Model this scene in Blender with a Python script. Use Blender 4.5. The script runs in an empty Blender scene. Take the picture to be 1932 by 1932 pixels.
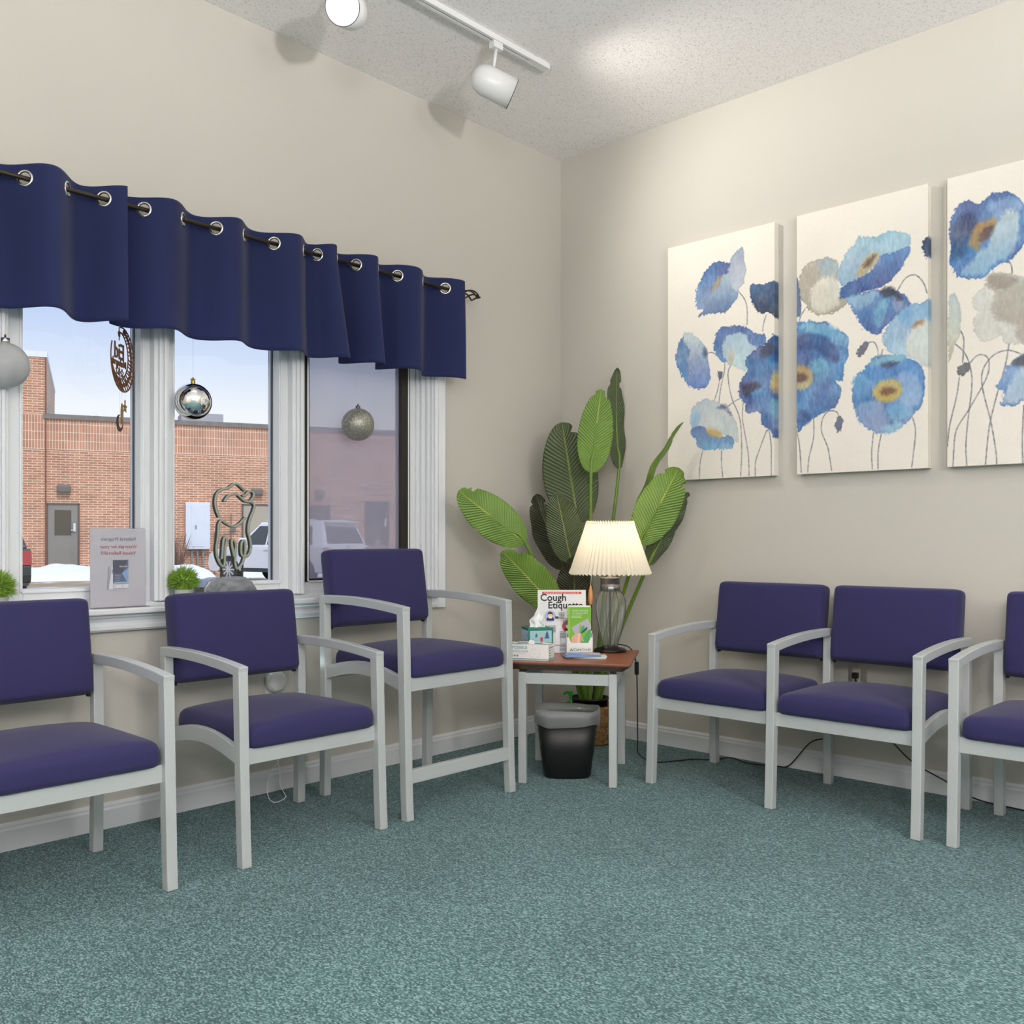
import bpy, bmesh, math, random
import numpy as np
from mathutils import Vector, Matrix, noise
random.seed(7)
SC = bpy.context.scene
COL = SC.collection
PI = math.pi
R_ = math.radians

# ------------------------------------------------------------------ camera
cam_d = bpy.data.cameras.new('camera')
cam = bpy.data.objects.new('camera', cam_d); COL.objects.link(cam)
cam.location = (-3.926, -3.323, 1.02)
cam.rotation_euler = (R_(90), 0, R_(43.2 - 90))
cam_d.sensor_width = 36; cam_d.sensor_height = 36; cam_d.sensor_fit = 'HORIZONTAL'
cam_d.lens = 1783 / 1932 * 36
cam_d.shift_y = 50 / 1932
cam_d.clip_start = .05; cam_d.clip_end = 300
SC.camera = cam
# ------------------------------------------------------------------ view
vs = SC.view_settings
SC.display_settings.display_device = 'sRGB'
vs.view_transform = 'Standard'; vs.look = 'None'; vs.gamma = 1; vs.exposure = 0.08
vs.use_curve_mapping = False

def lin(c, a=1.0):
    o = []
    for v in c[:3]:
        v = v / 255.0
        o.append(v / 12.92 if v <= .04045 else ((v + .055) / 1.055) ** 2.4)
    return (o[0], o[1], o[2], a)

# ------------------------------------------------------------------ sky
w = bpy.data.worlds.new('sky'); SC.world = w; w.use_nodes = True
nt = w.node_tree; nt.nodes.clear()
wo = nt.nodes.new('ShaderNodeOutputWorld'); bg = nt.nodes.new('ShaderNodeBackground')
tc = nt.nodes.new('ShaderNodeTexCoord'); sp = nt.nodes.new('ShaderNodeSeparateXYZ')
rp = nt.nodes.new('ShaderNodeValToRGB')
nt.links.new(tc.outputs['Generated'], sp.inputs[0]); nt.links.new(sp.outputs['Z'], rp.inputs[0])
nt.links.new(rp.outputs[0], bg.inputs[0]); nt.links.new(bg.outputs[0], wo.inputs[0])
el = rp.color_ramp.elements
el[0].position = 0.0; el[0].color = (.80, .81, .84, 1)
el[1].position = 1.0; el[1].color = (.60, .75, 1.1, 1)
for p, c in ((.125, (.80, .83, .87, 1)), (.17, (.62, .70, .86, 1)), (.23, (.47, .58, .84, 1)), (.40, (.52, .66, 1.0, 1))):
    e = el.new(p); e.color = c
bg.inputs[1].default_value = 1.15

# soft winter sun, high behind the building, veiled by thin cloud
sd = bpy.data.lights.new('sun', 'SUN'); sd.energy = 1.9; sd.angle = R_(12); sd.color = (1, .97, .93)
so = bpy.data.objects.new('sun', sd); COL.objects.link(so)
so.rotation_euler = Vector((.25, .80, -.95)).to_track_quat('-Z', 'Y').to_euler()
# added fill globes, unseen behind the camera, to brighten the room: (x, y, watts); their shades are built at the end
PZ = 2.05
FILL_PENDANTS = [(-6.1, -2.6, 50), (-4.6, -4.1, 165), (-2.6, -5.0, 120)]
for x, y, p in FILL_PENDANTS:
    l = bpy.data.lights.new('added_fill_light', 'POINT'); l.energy = p; l.color = (1.0, .965, .93); l.shadow_soft_size = .24
    o = bpy.data.objects.new('added_fill_light', l); COL.objects.link(o); o.location = (x, y, PZ)

# added fill uplighter, unseen behind the camera, to brighten the ceiling; its stand and bowl are built at the end
FILL_UPLIGHT = (-3.3, -4.9, 1.72)
l = bpy.data.lights.new('added_uplight', 'SPOT'); l.energy = 420; l.spot_size = R_(172); l.spot_blend = .25; l.shadow_soft_size = .10; l.color = (1, .965, .95)
o = bpy.data.objects.new('added_uplight', l); COL.objects.link(o); o.location = FILL_UPLIGHT; o.rotation_euler = (R_(180), 0, 0)

# ------------------------------------------------------------------ materials
MATS = {}
def mat(name, color, rough=.6, metal=0.0, spec=.5, sheen=0.0, emit=None, estr=0.0, bump=None, var=None, trans=0.0, alpha=1.0, coat=0.0):
    if name in MATS: return MATS[name]
    m = bpy.data.materials.new(name); m.use_nodes = True
    n = m.node_tree; b = n.nodes['Principled BSDF']
    c = lin(color); b.inputs['Base Color'].default_value = c
    b.inputs['Roughness'].default_value = rough; b.inputs['Metallic'].default_value = metal
    b.inputs['Specular IOR Level'].default_value = spec
    b.inputs['Sheen Weight'].default_value = sheen
    b.inputs['Transmission Weight'].default_value = trans
    b.inputs['Alpha'].default_value = alpha
    b.inputs['Coat Weight'].default_value = coat
    if emit: b.inputs['Emission Color'].default_value = lin(emit); b.inputs['Emission Strength'].default_value = estr
    t = n.nodes.new('ShaderNodeTexCoord')
    if var:      # (scale, amount)
        no = n.nodes.new('ShaderNodeTexNoise'); no.inputs['Scale'].default_value = var[0]; no.inputs['Detail'].default_value = 4
        n.links.new(t.outputs['Object'], no.inputs['Vector'])
        mx = n.nodes.new('ShaderNodeMix'); mx.data_type = 'RGBA'
        mx.inputs[6].default_value = tuple(v * (1 - var[1]) for v in c[:3]) + (1,)
        mx.inputs[7].default_value = tuple(min(1, v * (1 + var[1])) for v in c[:3]) + (1,)
        n.links.new(no.outputs[0], mx.inputs[0]); n.links.new(mx.outputs[2], b.inputs['Base Color'])
    if bump:     # (scale, strength, distance)
        no = n.nodes.new('ShaderNodeTexNoise'); no.inputs['Scale'].default_value = bump[0]; no.inputs['Detail'].default_value = 3
        n.links.new(t.outputs['Object'], no.inputs['Vector'])
        bp = n.nodes.new('ShaderNodeBump'); bp.inputs['Strength'].default_value = bump[1]; bp.inputs['Distance'].default_value = bump[2]
        n.links.new(no.outputs[0], bp.inputs['Height']); n.links.new(bp.outputs[0], b.inputs['Normal'])
    MATS[name] = m
    return m
def nodes_of(m): return m.node_tree, m.node_tree.nodes['Principled BSDF']

wall_m = mat('wall_paint', (200, 196, 188), .75, bump=(220, .05, .002), spec=.3)
white_m = mat('white_trim_paint', (222, 225, 229), .4)
silver_m = mat('silver_frame_paint', (194, 198, 199), .36, .2, var=(400, .05))
navy_m = mat('navy_upholstery', (49, 46, 90), .85, sheen=.12, bump=(700, .5, .001), var=(900, .35), spec=.25)
black_m = mat('black_plastic', (18, 18, 19), .45)
blackcord_m = mat('black_cord', (20, 20, 22), .5)
bronze_m = mat('bronze_rod', (62, 54, 46), .4, .7)
steel_m = mat('polished_nickel', (225, 222, 215), .18, 1.0)
chrome_m = mat('mirror_chrome', (240, 240, 240), .03, 1.0)
paper_m = mat('white_paper', (236, 236, 238), .7)
card_m = mat('white_card', (238, 238, 236), .6)
enam_m = mat('white_enamel', (222, 222, 222), .35)
dark_m = mat('dark_bronze_frame', (42, 38, 34), .5, .2)

# carpet: looped pile, teal with pale flecks
carpet_m = mat('teal_loop_carpet', (70, 100, 96), .95, spec=.1)
n, b = nodes_of(carpet_m)
t = n.nodes.new('ShaderNodeTexCoord'); mp = n.nodes.new('ShaderNodeMapping')
mp.inputs['Rotation'].default_value = (0, 0, R_(12)); mp.inputs['Scale'].default_value = (1, .55, 1)
n.links.new(t.outputs['Object'], mp.inputs[0])
vo = n.nodes.new('ShaderNodeTexVoronoi'); vo.inputs['Scale'].default_value = 300; vo.inputs['Randomness'].default_value = .45
n.links.new(mp.outputs[0], vo.inputs['Vector'])
sx = n.nodes.new('ShaderNodeSeparateColor'); n.links.new(vo.outputs['Color'], sx.inputs[0])
cr = n.nodes.new('ShaderNodeValToRGB'); n.links.new(sx.outputs[0], cr.inputs[0])
cr.color_ramp.elements[0].position = 0; cr.color_ramp.elements[0].color = lin((54, 82, 82))
cr.color_ramp.elements[1].position = 1; cr.color_ramp.elements[1].color = lin((140, 168, 170))
e = cr.color_ramp.elements.new(.45); e.color = lin((80, 112, 114))
e = cr.color_ramp.elements.new(.78); e.color = lin((106, 140, 143))
ln = n.nodes.new('ShaderNodeTexNoise'); ln.inputs['Scale'].default_value = 1.6; ln.inputs['Detail'].default_value = 3
n.links.new(t.outputs['Object'], ln.inputs['Vector'])
mr = n.nodes.new('ShaderNodeMapRange'); mr.inputs[1].default_value = .3; mr.inputs[2].default_value = .7; mr.inputs[3].default_value = .88; mr.inputs[4].default_value = 1.1
n.links.new(ln.outputs[0], mr.inputs[0])
mm = n.nodes.new('ShaderNodeMix'); mm.data_type = 'RGBA'; mm.blend_type = 'MULTIPLY'; mm.inputs[0].default_value = 1
n.links.new(cr.outputs[0], mm.inputs[6]); n.links.new(mr.outputs[0], mm.inputs[7]); n.links.new(mm.outputs[2], b.inputs['Base Color'])
bp = n.nodes.new('ShaderNodeBump'); bp.inputs['Strength'].default_value = .5; bp.inputs['Distance'].default_value = .003; bp.invert = True
n.links.new(vo.outputs['Distance'], bp.inputs['Height']); n.links.new(bp.outputs[0], b.inputs['Normal'])
b.inputs['Sheen Weight'].default_value = .1

# popcorn ceiling
ceil_m = mat('popcorn_ceiling', (242, 242, 242), .9, spec=.1)
n, b = nodes_of(ceil_m)
t = n.nodes.new('ShaderNodeTexCoord')
no = n.nodes.new('ShaderNodeTexNoise'); no.inputs['Scale'].default_value = 110; no.inputs['Detail'].default_value = 4; no.inputs['Roughness'].default_value = .7
n.links.new(t.outputs['Object'], no.inputs['Vector'])
bp = n.nodes.new('ShaderNodeBump'); bp.inputs['Strength'].default_value = .45; bp.inputs['Distance'].default_value = .010
n.links.new(no.outputs[0], bp.inputs['Height']); n.links.new(bp.outputs[0], b.inputs['Normal'])
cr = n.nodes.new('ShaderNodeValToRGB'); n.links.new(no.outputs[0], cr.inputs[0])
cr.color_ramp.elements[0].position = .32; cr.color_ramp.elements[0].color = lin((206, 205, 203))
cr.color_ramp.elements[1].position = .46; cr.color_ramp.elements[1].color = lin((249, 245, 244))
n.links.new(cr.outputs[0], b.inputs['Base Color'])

def brick_mat(name, bw, bh, offset, c1, c2, mortar):
    m = mat(name, c1, .9, spec=.2); n, b = nodes_of(m)
    t = n.nodes.new('ShaderNodeTexCoord'); mp = n.nodes.new('ShaderNodeMapping'); mp.inputs['Rotation'].default_value = (R_(90), 0, 0)
    s = n.nodes.new('ShaderNodeSeparateXYZ'); c = n.nodes.new('ShaderNodeCombineXYZ')
    n.links.new(t.outputs['Object'], s.inputs[0]); n.links.new(s.outputs[0], c.inputs[0]); n.links.new(s.outputs[2], c.inputs[1])
    br = n.nodes.new('ShaderNodeTexBrick'); n.links.new(c.outputs[0], br.inputs['Vector'])
    br.inputs['Color1'].default_value = lin(c1); br.inputs['Color2'].default_value = lin(c2); br.inputs['Mortar'].default_value = lin(mortar)
    br.inputs['Scale'].default_value = 1; br.inputs['Brick Width'].default_value = bw; br.inputs['Row Height'].default_value = bh
    br.inputs['Mortar Size'].default_value = .011; br.offset = offset
    no = n.nodes.new('ShaderNodeTexNoise'); no.inputs['Scale'].default_value = 1.3; no.inputs['Detail'].default_value = 6
    n.links.new(t.outputs['Object'], no.inputs['Vector'])
    mr = n.nodes.new('ShaderNodeMapRange'); mr.inputs[1].default_value = .3; mr.inputs[2].default_value = .7; mr.inputs[3].default_value = .85; mr.inputs[4].default_value = 1.12
    n.links.new(no.outputs[0], mr.inputs[0])
    mm = n.nodes.new('ShaderNodeMix'); mm.data_type = 'RGBA'; mm.blend_type = 'MULTIPLY'; mm.inputs[0].default_value = 1
    n.links.new(br.outputs[0], mm.inputs[6]); n.links.new(mr.outputs[0], mm.inputs[7]); n.links.new(mm.outputs[2], b.inputs['Base Color'])
    return m
brick_m = brick_mat('red_brick', .30, .088, .5, (206, 146, 112), (182, 126, 98), (226, 208, 186))
soldier_m = brick_mat('soldier_course_brick', .095, .30, 0, (208, 150, 118), (190, 136, 108), (226, 208, 188))

# printed colours stored on the mesh
paint_m = bpy.data.materials.new('printed_colour'); paint_m.use_nodes = True
n, b = nodes_of(paint_m); at_ = n.nodes.new('ShaderNodeAttribute'); at_.attribute_name = 'col'
n.links.new(at_.outputs['Color'], b.inputs['Base Color']); b.inputs['Roughness'].default_value = .7
canvas_m = bpy.data.materials.new('painted_canvas'); canvas_m.use_nodes = True
n, b = nodes_of(canvas_m); at_ = n.nodes.new('ShaderNodeAttribute'); at_.attribute_name = 'col'
n.links.new(at_.outputs['Color'], b.inputs['Base Color']); b.inputs['Roughness'].default_value = .8
t = n.nodes.new('ShaderNodeTexCoord'); no = n.nodes.new('ShaderNodeTexNoise'); no.inputs['Scale'].default_value = 350
n.links.new(t.outputs['Object'], no.inputs['Vector']); bp = n.nodes.new('ShaderNodeBump'); bp.inputs['Strength'].default_value = .25; bp.inputs['Distance'].default_value = .001
n.links.new(no.outputs[0], bp.inputs['Height']); n.links.new(bp.outputs[0], b.inputs['Normal'])

# clear glass pane: mostly see-through with a fresnel reflection
def glass_mat(name, tint, extra=None, ior=1.35):
    m = bpy.data.materials.new(name); m.use_nodes = True; n = m.node_tree; n.nodes.clear()
    o = n.nodes.new('ShaderNodeOutputMaterial'); tr = n.nodes.new('ShaderNodeBsdfTransparent'); gl = n.nodes.new('ShaderNodeBsdfGlossy')
    fr = n.nodes.new('ShaderNodeFresnel'); mx = n.nodes.new('ShaderNodeMixShader')
    tr.inputs[0].default_value = tint; gl.inputs['Roughness'].default_value = .02; fr.inputs[0].default_value = ior
    n.links.new(fr.outputs[0], mx.inputs[0]); n.links.new(tr.outputs[0], mx.inputs[1]); n.links.new(gl.outputs[0], mx.inputs[2])
    last = mx
    if extra:
        df = n.nodes.new('ShaderNodeBsdfDiffuse'); df.inputs[0].default_value = extra[0]
        tl = n.nodes.new('ShaderNodeBsdfTranslucent'); tl.inputs[0].default_value = extra[0]
        ad = n.nodes.new('ShaderNodeMixShader'); ad.inputs[0].default_value = .6
        n.links.new(df.outputs[0], ad.inputs[1]); n.links.new(tl.outputs[0], ad.inputs[2])
        m2 = n.nodes.new('ShaderNodeMixShader'); m2.inputs[0].default_value = extra[1]
        n.links.new(last.outputs[0], m2.inputs[1]); n.links.new(ad.outputs[0], m2.inputs[2]); last = m2
    n.links.new(last.outputs[0], o.inputs[0]); return m
pane_m = glass_mat('window_glass', (.97, .98, .98, 1))
screen_m = glass_mat('insect_screen', (1, 1, 1, 1), (lin((200, 196, 212)), .48))
clear_m = glass_mat('clear_glass', (.98, .99, .99, 1), ((.95, .97, .97, 1), .16), 1.22)
liner_m = glass_mat('translucent_bin_liner', (.9, .9, .9, 1), ((.8, .82, .83, 1), .50))
acryl_m = glass_mat('clear_acrylic', (.97, .97, .97, 1), ((.9, .9, .95, 1), .04))
frost_m = glass_mat('milky_glass', (.9, .9, .9, 1), ((.9, .91, .92, 1), .42))

# ------------------------------------------------------------------ helpers
class MB:
    def __init__(s): s.bm = bmesh.new()
    def box(s, x0, x1, y0, y1, z0, z1):
        v = [s.bm.verts.new(p) for p in ((x0,y0,z0),(x1,y0,z0),(x1,y1,z0),(x0,y1,z0),(x0,y0,z1),(x1,y0,z1),(x1,y1,z1),(x0,y1,z1))]
        for f in ((0,3,2,1),(4,5,6,7),(0,1,5,4),(1,2,6,5),(2,3,7,6),(3,0,4,7)): s.bm.faces.new([v[i] for i in f])
        return s
    def hexa(s, p):   # 8 points, bottom loop then top loop
        v = [s.bm.verts.new(q) for q in p]
        for f in ((0,3,2,1),(4,5,6,7),(0,1,5,4),(1,2,6,5),(2,3,7,6),(3,0,4,7)): s.bm.faces.new([v[i] for i in f])
        return s
    def tube(s, pts, r, seg=8, closed=False, flat=None):
        pts = [Vector(p) for p in pts]; n = len(pts); rings = []
        rr = r if isinstance(r, (list, tuple)) else [r] * n
        up = Vector((0, 0, 1)); prev = None
        for i, p in enumerate(pts):
            if closed: d = pts[(i + 1) % n] - pts[i - 1]
            else: d = pts[min(i + 1, n - 1)] - pts[max(i - 1, 0)]
            d.normalize()
            if prev is None:
                a = d.cross(up)
                if a.length < 1e-3: a = d.cross(Vector((1, 0, 0)))
            else: a = prev - d * prev.dot(d)
            if a.length < 1e-6: a = d.orthogonal()
            a.normalize(); prev = a; bb = d.cross(a)
            rings.append([s.bm.verts.new(p + (a * math.cos(2*PI*k/seg) + bb * math.sin(2*PI*k/seg)) * rr[i]) for k in range(seg)])
        m = n if closed else n - 1
        for i in range(m):
            A, B = rings[i], rings[(i + 1) % n]
            for k in range(seg): s.bm.faces.new([A[k], A[(k+1) % seg], B[(k+1) % seg], B[k]])
        if not closed:
            s.bm.faces.new(rings[0][::-1]); s.bm.faces.new(rings[-1])
        return s
    def bar(s, pts, w, h, wdir=Vector((1, 0, 0))):   # rectangular section swept along pts; w along wdir
        pts = [Vector(p) for p in pts]; n = len(pts); rings = []
        for i, p in enumerate(pts):
            d = (pts[min(i+1, n-1)] - pts[max(i-1, 0)]).normalized(); hh = d.cross(wdir).normalized()
            ww = w[i] if isinstance(w, (list, tuple)) else w; h2 = h[i] if isinstance(h, (list, tuple)) else h
            rings.append([s.bm.verts.new(p + wdir*a*ww/2 + hh*c*h2/2) for a, c in ((-1,-1),(1,-1),(1,1),(-1,1))])
        for i in range(n-1):
            for k in range(4): s.bm.faces.new([rings[i][k], rings[i][(k+1)%4], rings[i+1][(k+1)%4], rings[i+1][k]])
        s.bm.faces.new(rings[0][::-1]); s.bm.faces.new(rings[-1]); return s
    def lathe(s, prof, seg=32, c=(0, 0, 0), cap=True, wob=None):
        rings = []
        for (r, z) in prof:
            ring = []
            for k in range(seg):
                a = 2*PI*k/seg; q = r * (1 + (wob(a, z) if wob else 0))
                ring.append(s.bm.verts.new((c[0]+q*math.cos(a), c[1]+q*math.sin(a), c[2]+z)))
            rings.append(ring)
        for i in range(len(rings)-1):
            for k in range(seg): s.bm.faces.new([rings[i][k], rings[i][(k+1)%seg], rings[i+1][(k+1)%seg], rings[i+1][k]])
        if cap:
            if prof[0][0] > 1e-5: s.bm.faces.new(rings[0][::-1])
            if prof[-1][0] > 1e-5: s.bm.faces.new(rings[-1])
        return s
    def prism(s, poly, z0, z1, tf=None):   # polygon in xy, extruded z0..z1; tf maps
        tf = tf or (lambda p: p)
        a = [s.bm.verts.new(tf((x, y, z0))) for x, y in poly]; c = [s.bm.verts.new(tf((x, y, z1))) for x, y in poly]
        s.bm.faces.new(a[::-1]); s.bm.faces.new(c); n = len(poly)
        for i in range(n): s.bm.faces.new([a[i], a[(i+1)%n], c[(i+1)%n], c[i]])
        return s
    def grid(s, fn, nu, nv):
        g = [[s.bm.verts.new(fn(i/nu, j/nv)) for j in range(nv+1)] for i in range(nu+1)]
        for i in range(nu):
            for j in range(nv): s.bm.faces.new([g[i][j], g[i+1][j], g[i+1][j+1], g[i][j+1]])
        return s
    def build(s, name, m, parent=None, smooth=False, bevel=0, seg=2, solid=0, subd=0, merge=True):
        if merge: bmesh.ops.remove_doubles(s.bm, verts=s.bm.verts, dist=1e-6)
        bmesh.ops.recalc_face_normals(s.bm, faces=s.bm.faces)
        me = bpy.data.meshes.new(name); s.bm.to_mesh(me); s.bm.free()
        me.materials.append(m)
        if smooth:
            me.polygons.foreach_set('use_smooth', [True] * len(me.polygons))
        o = bpy.data.objects.new(name, me); COL.objects.link(o)
        if parent: o.parent = parent
        if solid: md = o.modifiers.new('s', 'SOLIDIFY'); md.thickness = solid; md.offset = 0
        if bevel:
            md = o.modifiers.new('b', 'BEVEL'); md.width = bevel; md.segments = seg; md.limit_method = 'ANGLE'; md.angle_limit = R_(35)
        if subd: md = o.modifiers.new('u', 'SUBSURF'); md.levels = subd; md.render_levels = subd
        return o

def smooth_path(pts, k=6):
    pts = [Vector(p) for p in pts]; out = []
    for i in range(len(pts)-1):
        p0 = pts[max(i-1, 0)]; p1 = pts[i]; p2 = pts[i+1]; p3 = pts[min(i+2, len(pts)-1)]
        for j in range(k):
            t = j/k
            out.append(.5*((2*p1)+(p2-p0)*t+(2*p0-5*p1+4*p2-p3)*t*t+(3*p1-p0-3*p2+p3)*t**3))
    out.append(pts[-1]); return out

def tag(o, label, cat, group=None):
    o['label'] = label; o['category'] = cat
    if group: o['group'] = group
    return o
def struct(o): o['kind'] = 'structure'; return o
def thing(name, label, cat, loc=(0, 0, 0), rz=0, group=None):
    o = bpy.data.objects.new(name, None); COL.objects.link(o); o.empty_display_size = .1
    o.location = loc; o.rotation_euler = (0, 0, rz); tag(o, label, cat, group); return o
def s_empty(name, loc=(0, 0, 0), rz=0):
    o = bpy.data.objects.new(name, None); COL.objects.link(o); o.location = loc; o.rotation_euler = (0, 0, rz)
    o['kind'] = 'structure'; return o
def dup(root, loc, rz, label, group=None):
    r = root.copy(); COL.objects.link(r); r.location = loc; r.rotation_euler = (0, 0, rz); r['label'] = label
    if group: r['group'] = group
    for ch in list(root.children):
        c = ch.copy(); COL.objects.link(c); c.parent = r
        for g in list(ch.children):
            d = g.copy(); COL.objects.link(d); d.parent = c
    return r

def lettering(body, size, m, parent, o, ux, uy, ext=.0004, name='lettering', align='CENTER', xs=1.0, mirror=False, bold=0.0):
    """text laid in the plane spanned by ux (reading direction) and uy (up), centred on o"""
    cu = bpy.data.curves.new(name, 'FONT'); cu.body = body; cu.size = size; cu.extrude = ext; cu.align_x = align; cu.align_y = 'CENTER'
    cu.resolution_u = 3; cu.offset = bold
    tmp = bpy.data.objects.new('tmp', cu); COL.objects.link(tmp)
    dg = bpy.context.evaluated_depsgraph_get(); dg.update()
    me = bpy.data.meshes.new_from_object(tmp.evaluated_get(dg))
    bpy.data.objects.remove(tmp); bpy.data.curves.remove(cu)
    ux = Vector(ux).normalized(); uy = Vector(uy).normalized(); nn = ux.cross(uy)
    sgn = -1 if mirror else 1
    for v in me.vertices:
        c = v.co.copy(); v.co = Vector(o) + ux*(c.x*xs*sgn) + uy*c.y + nn*c.z
    me.name = name; me.materials.clear(); me.materials.append(m)
    ob = bpy.data.objects.new(name, me); COL.objects.link(ob)
    if parent: ob.parent = parent
    return ob

class Decal:
    """flat printed artwork: coloured polygons in a plane, each a hair above the last"""
    def __init__(s, o, ux, uy, step=.00012):
        s.o = Vector(o); s.u = Vector(ux).normalized(); s.v = Vector(uy).normalized(); s.n = s.u.cross(s.v); s.k = 0; s.step = step
        s.bm = bmesh.new(); s.lay = s.bm.loops.layers.float_color.new('col')
    def poly(s, pts, col):
        s.k += 1; c = lin(col)
        vs_ = [s.bm.verts.new(s.o + s.u*x + s.v*y + s.n*(s.k*s.step)) for x, y in pts]
        fc = s.bm.faces.new(vs_)
        for l in fc.loops: l[s.lay] = c
        return s
    def rect(s, x0, y0, x1, y1, col): return s.poly([(x0,y0),(x1,y0),(x1,y1),(x0,y1)], col)
    def disc(s, x, y, rx, ry, col, n=24): return s.poly([(x+rx*math.cos(2*PI*i/n), y+ry*math.sin(2*PI*i/n)) for i in range(n)], col)
    def lines(s, x, y, w, h, rows, col, ragged=.25):
        for i in range(rows):
            yy = y - i*h; ww = w*(1-random.random()*ragged); s.rect(x, yy, x+ww, yy+h*.42, col)
        return s
    def build(s, name, parent):
        me = bpy.data.meshes.new(name); s.bm.to_mesh(me); s.bm.free(); me.materials.append(paint_m)
        o = bpy.data.objects.new(name, me); COL.objects.link(o); o.parent = parent; return o
ART1_STEMS=[[(0.388,0.854),(0.417,0.814),(0.43,0.767),(0.43,0.696)],[(0.526,0.725),(0.513,0.69),(0.508,0.656)],[(0.221,0.593),(0.24,0.595),(0.267,0.584)],[(0.315,0.535),(0.311,0.493),(0.293,0.423),(0.284,0.359)],[(0.347,0.522),(0.332,0.49),(0.337,0.425),(0.355,0.358),(0.388,0.284),(0.4,0.206),(0.402,0.103),(0.397,0.007)],[(0.285,0.45),(0.274,0.406),(0.259,0.368)],[(0.41,0.34),(0.406,0.27),(0.42,0.191),(0.436,0.101),(0.44,0.005)],[(0.326,0.328),(0.363,0.351),(0.399,0.363)],[(0.199,0.142),(0.182,0.083),(0.177,0.003)],[(0.297,0.13),(0.297,0.07),(0.304,0.004)],[(0.529,0.208),(0.498,0.135),(0.473,0.067),(0.471,0.003)],[(0.539,0.208),(0.55,0.132),(0.55,0.0)]]
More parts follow.
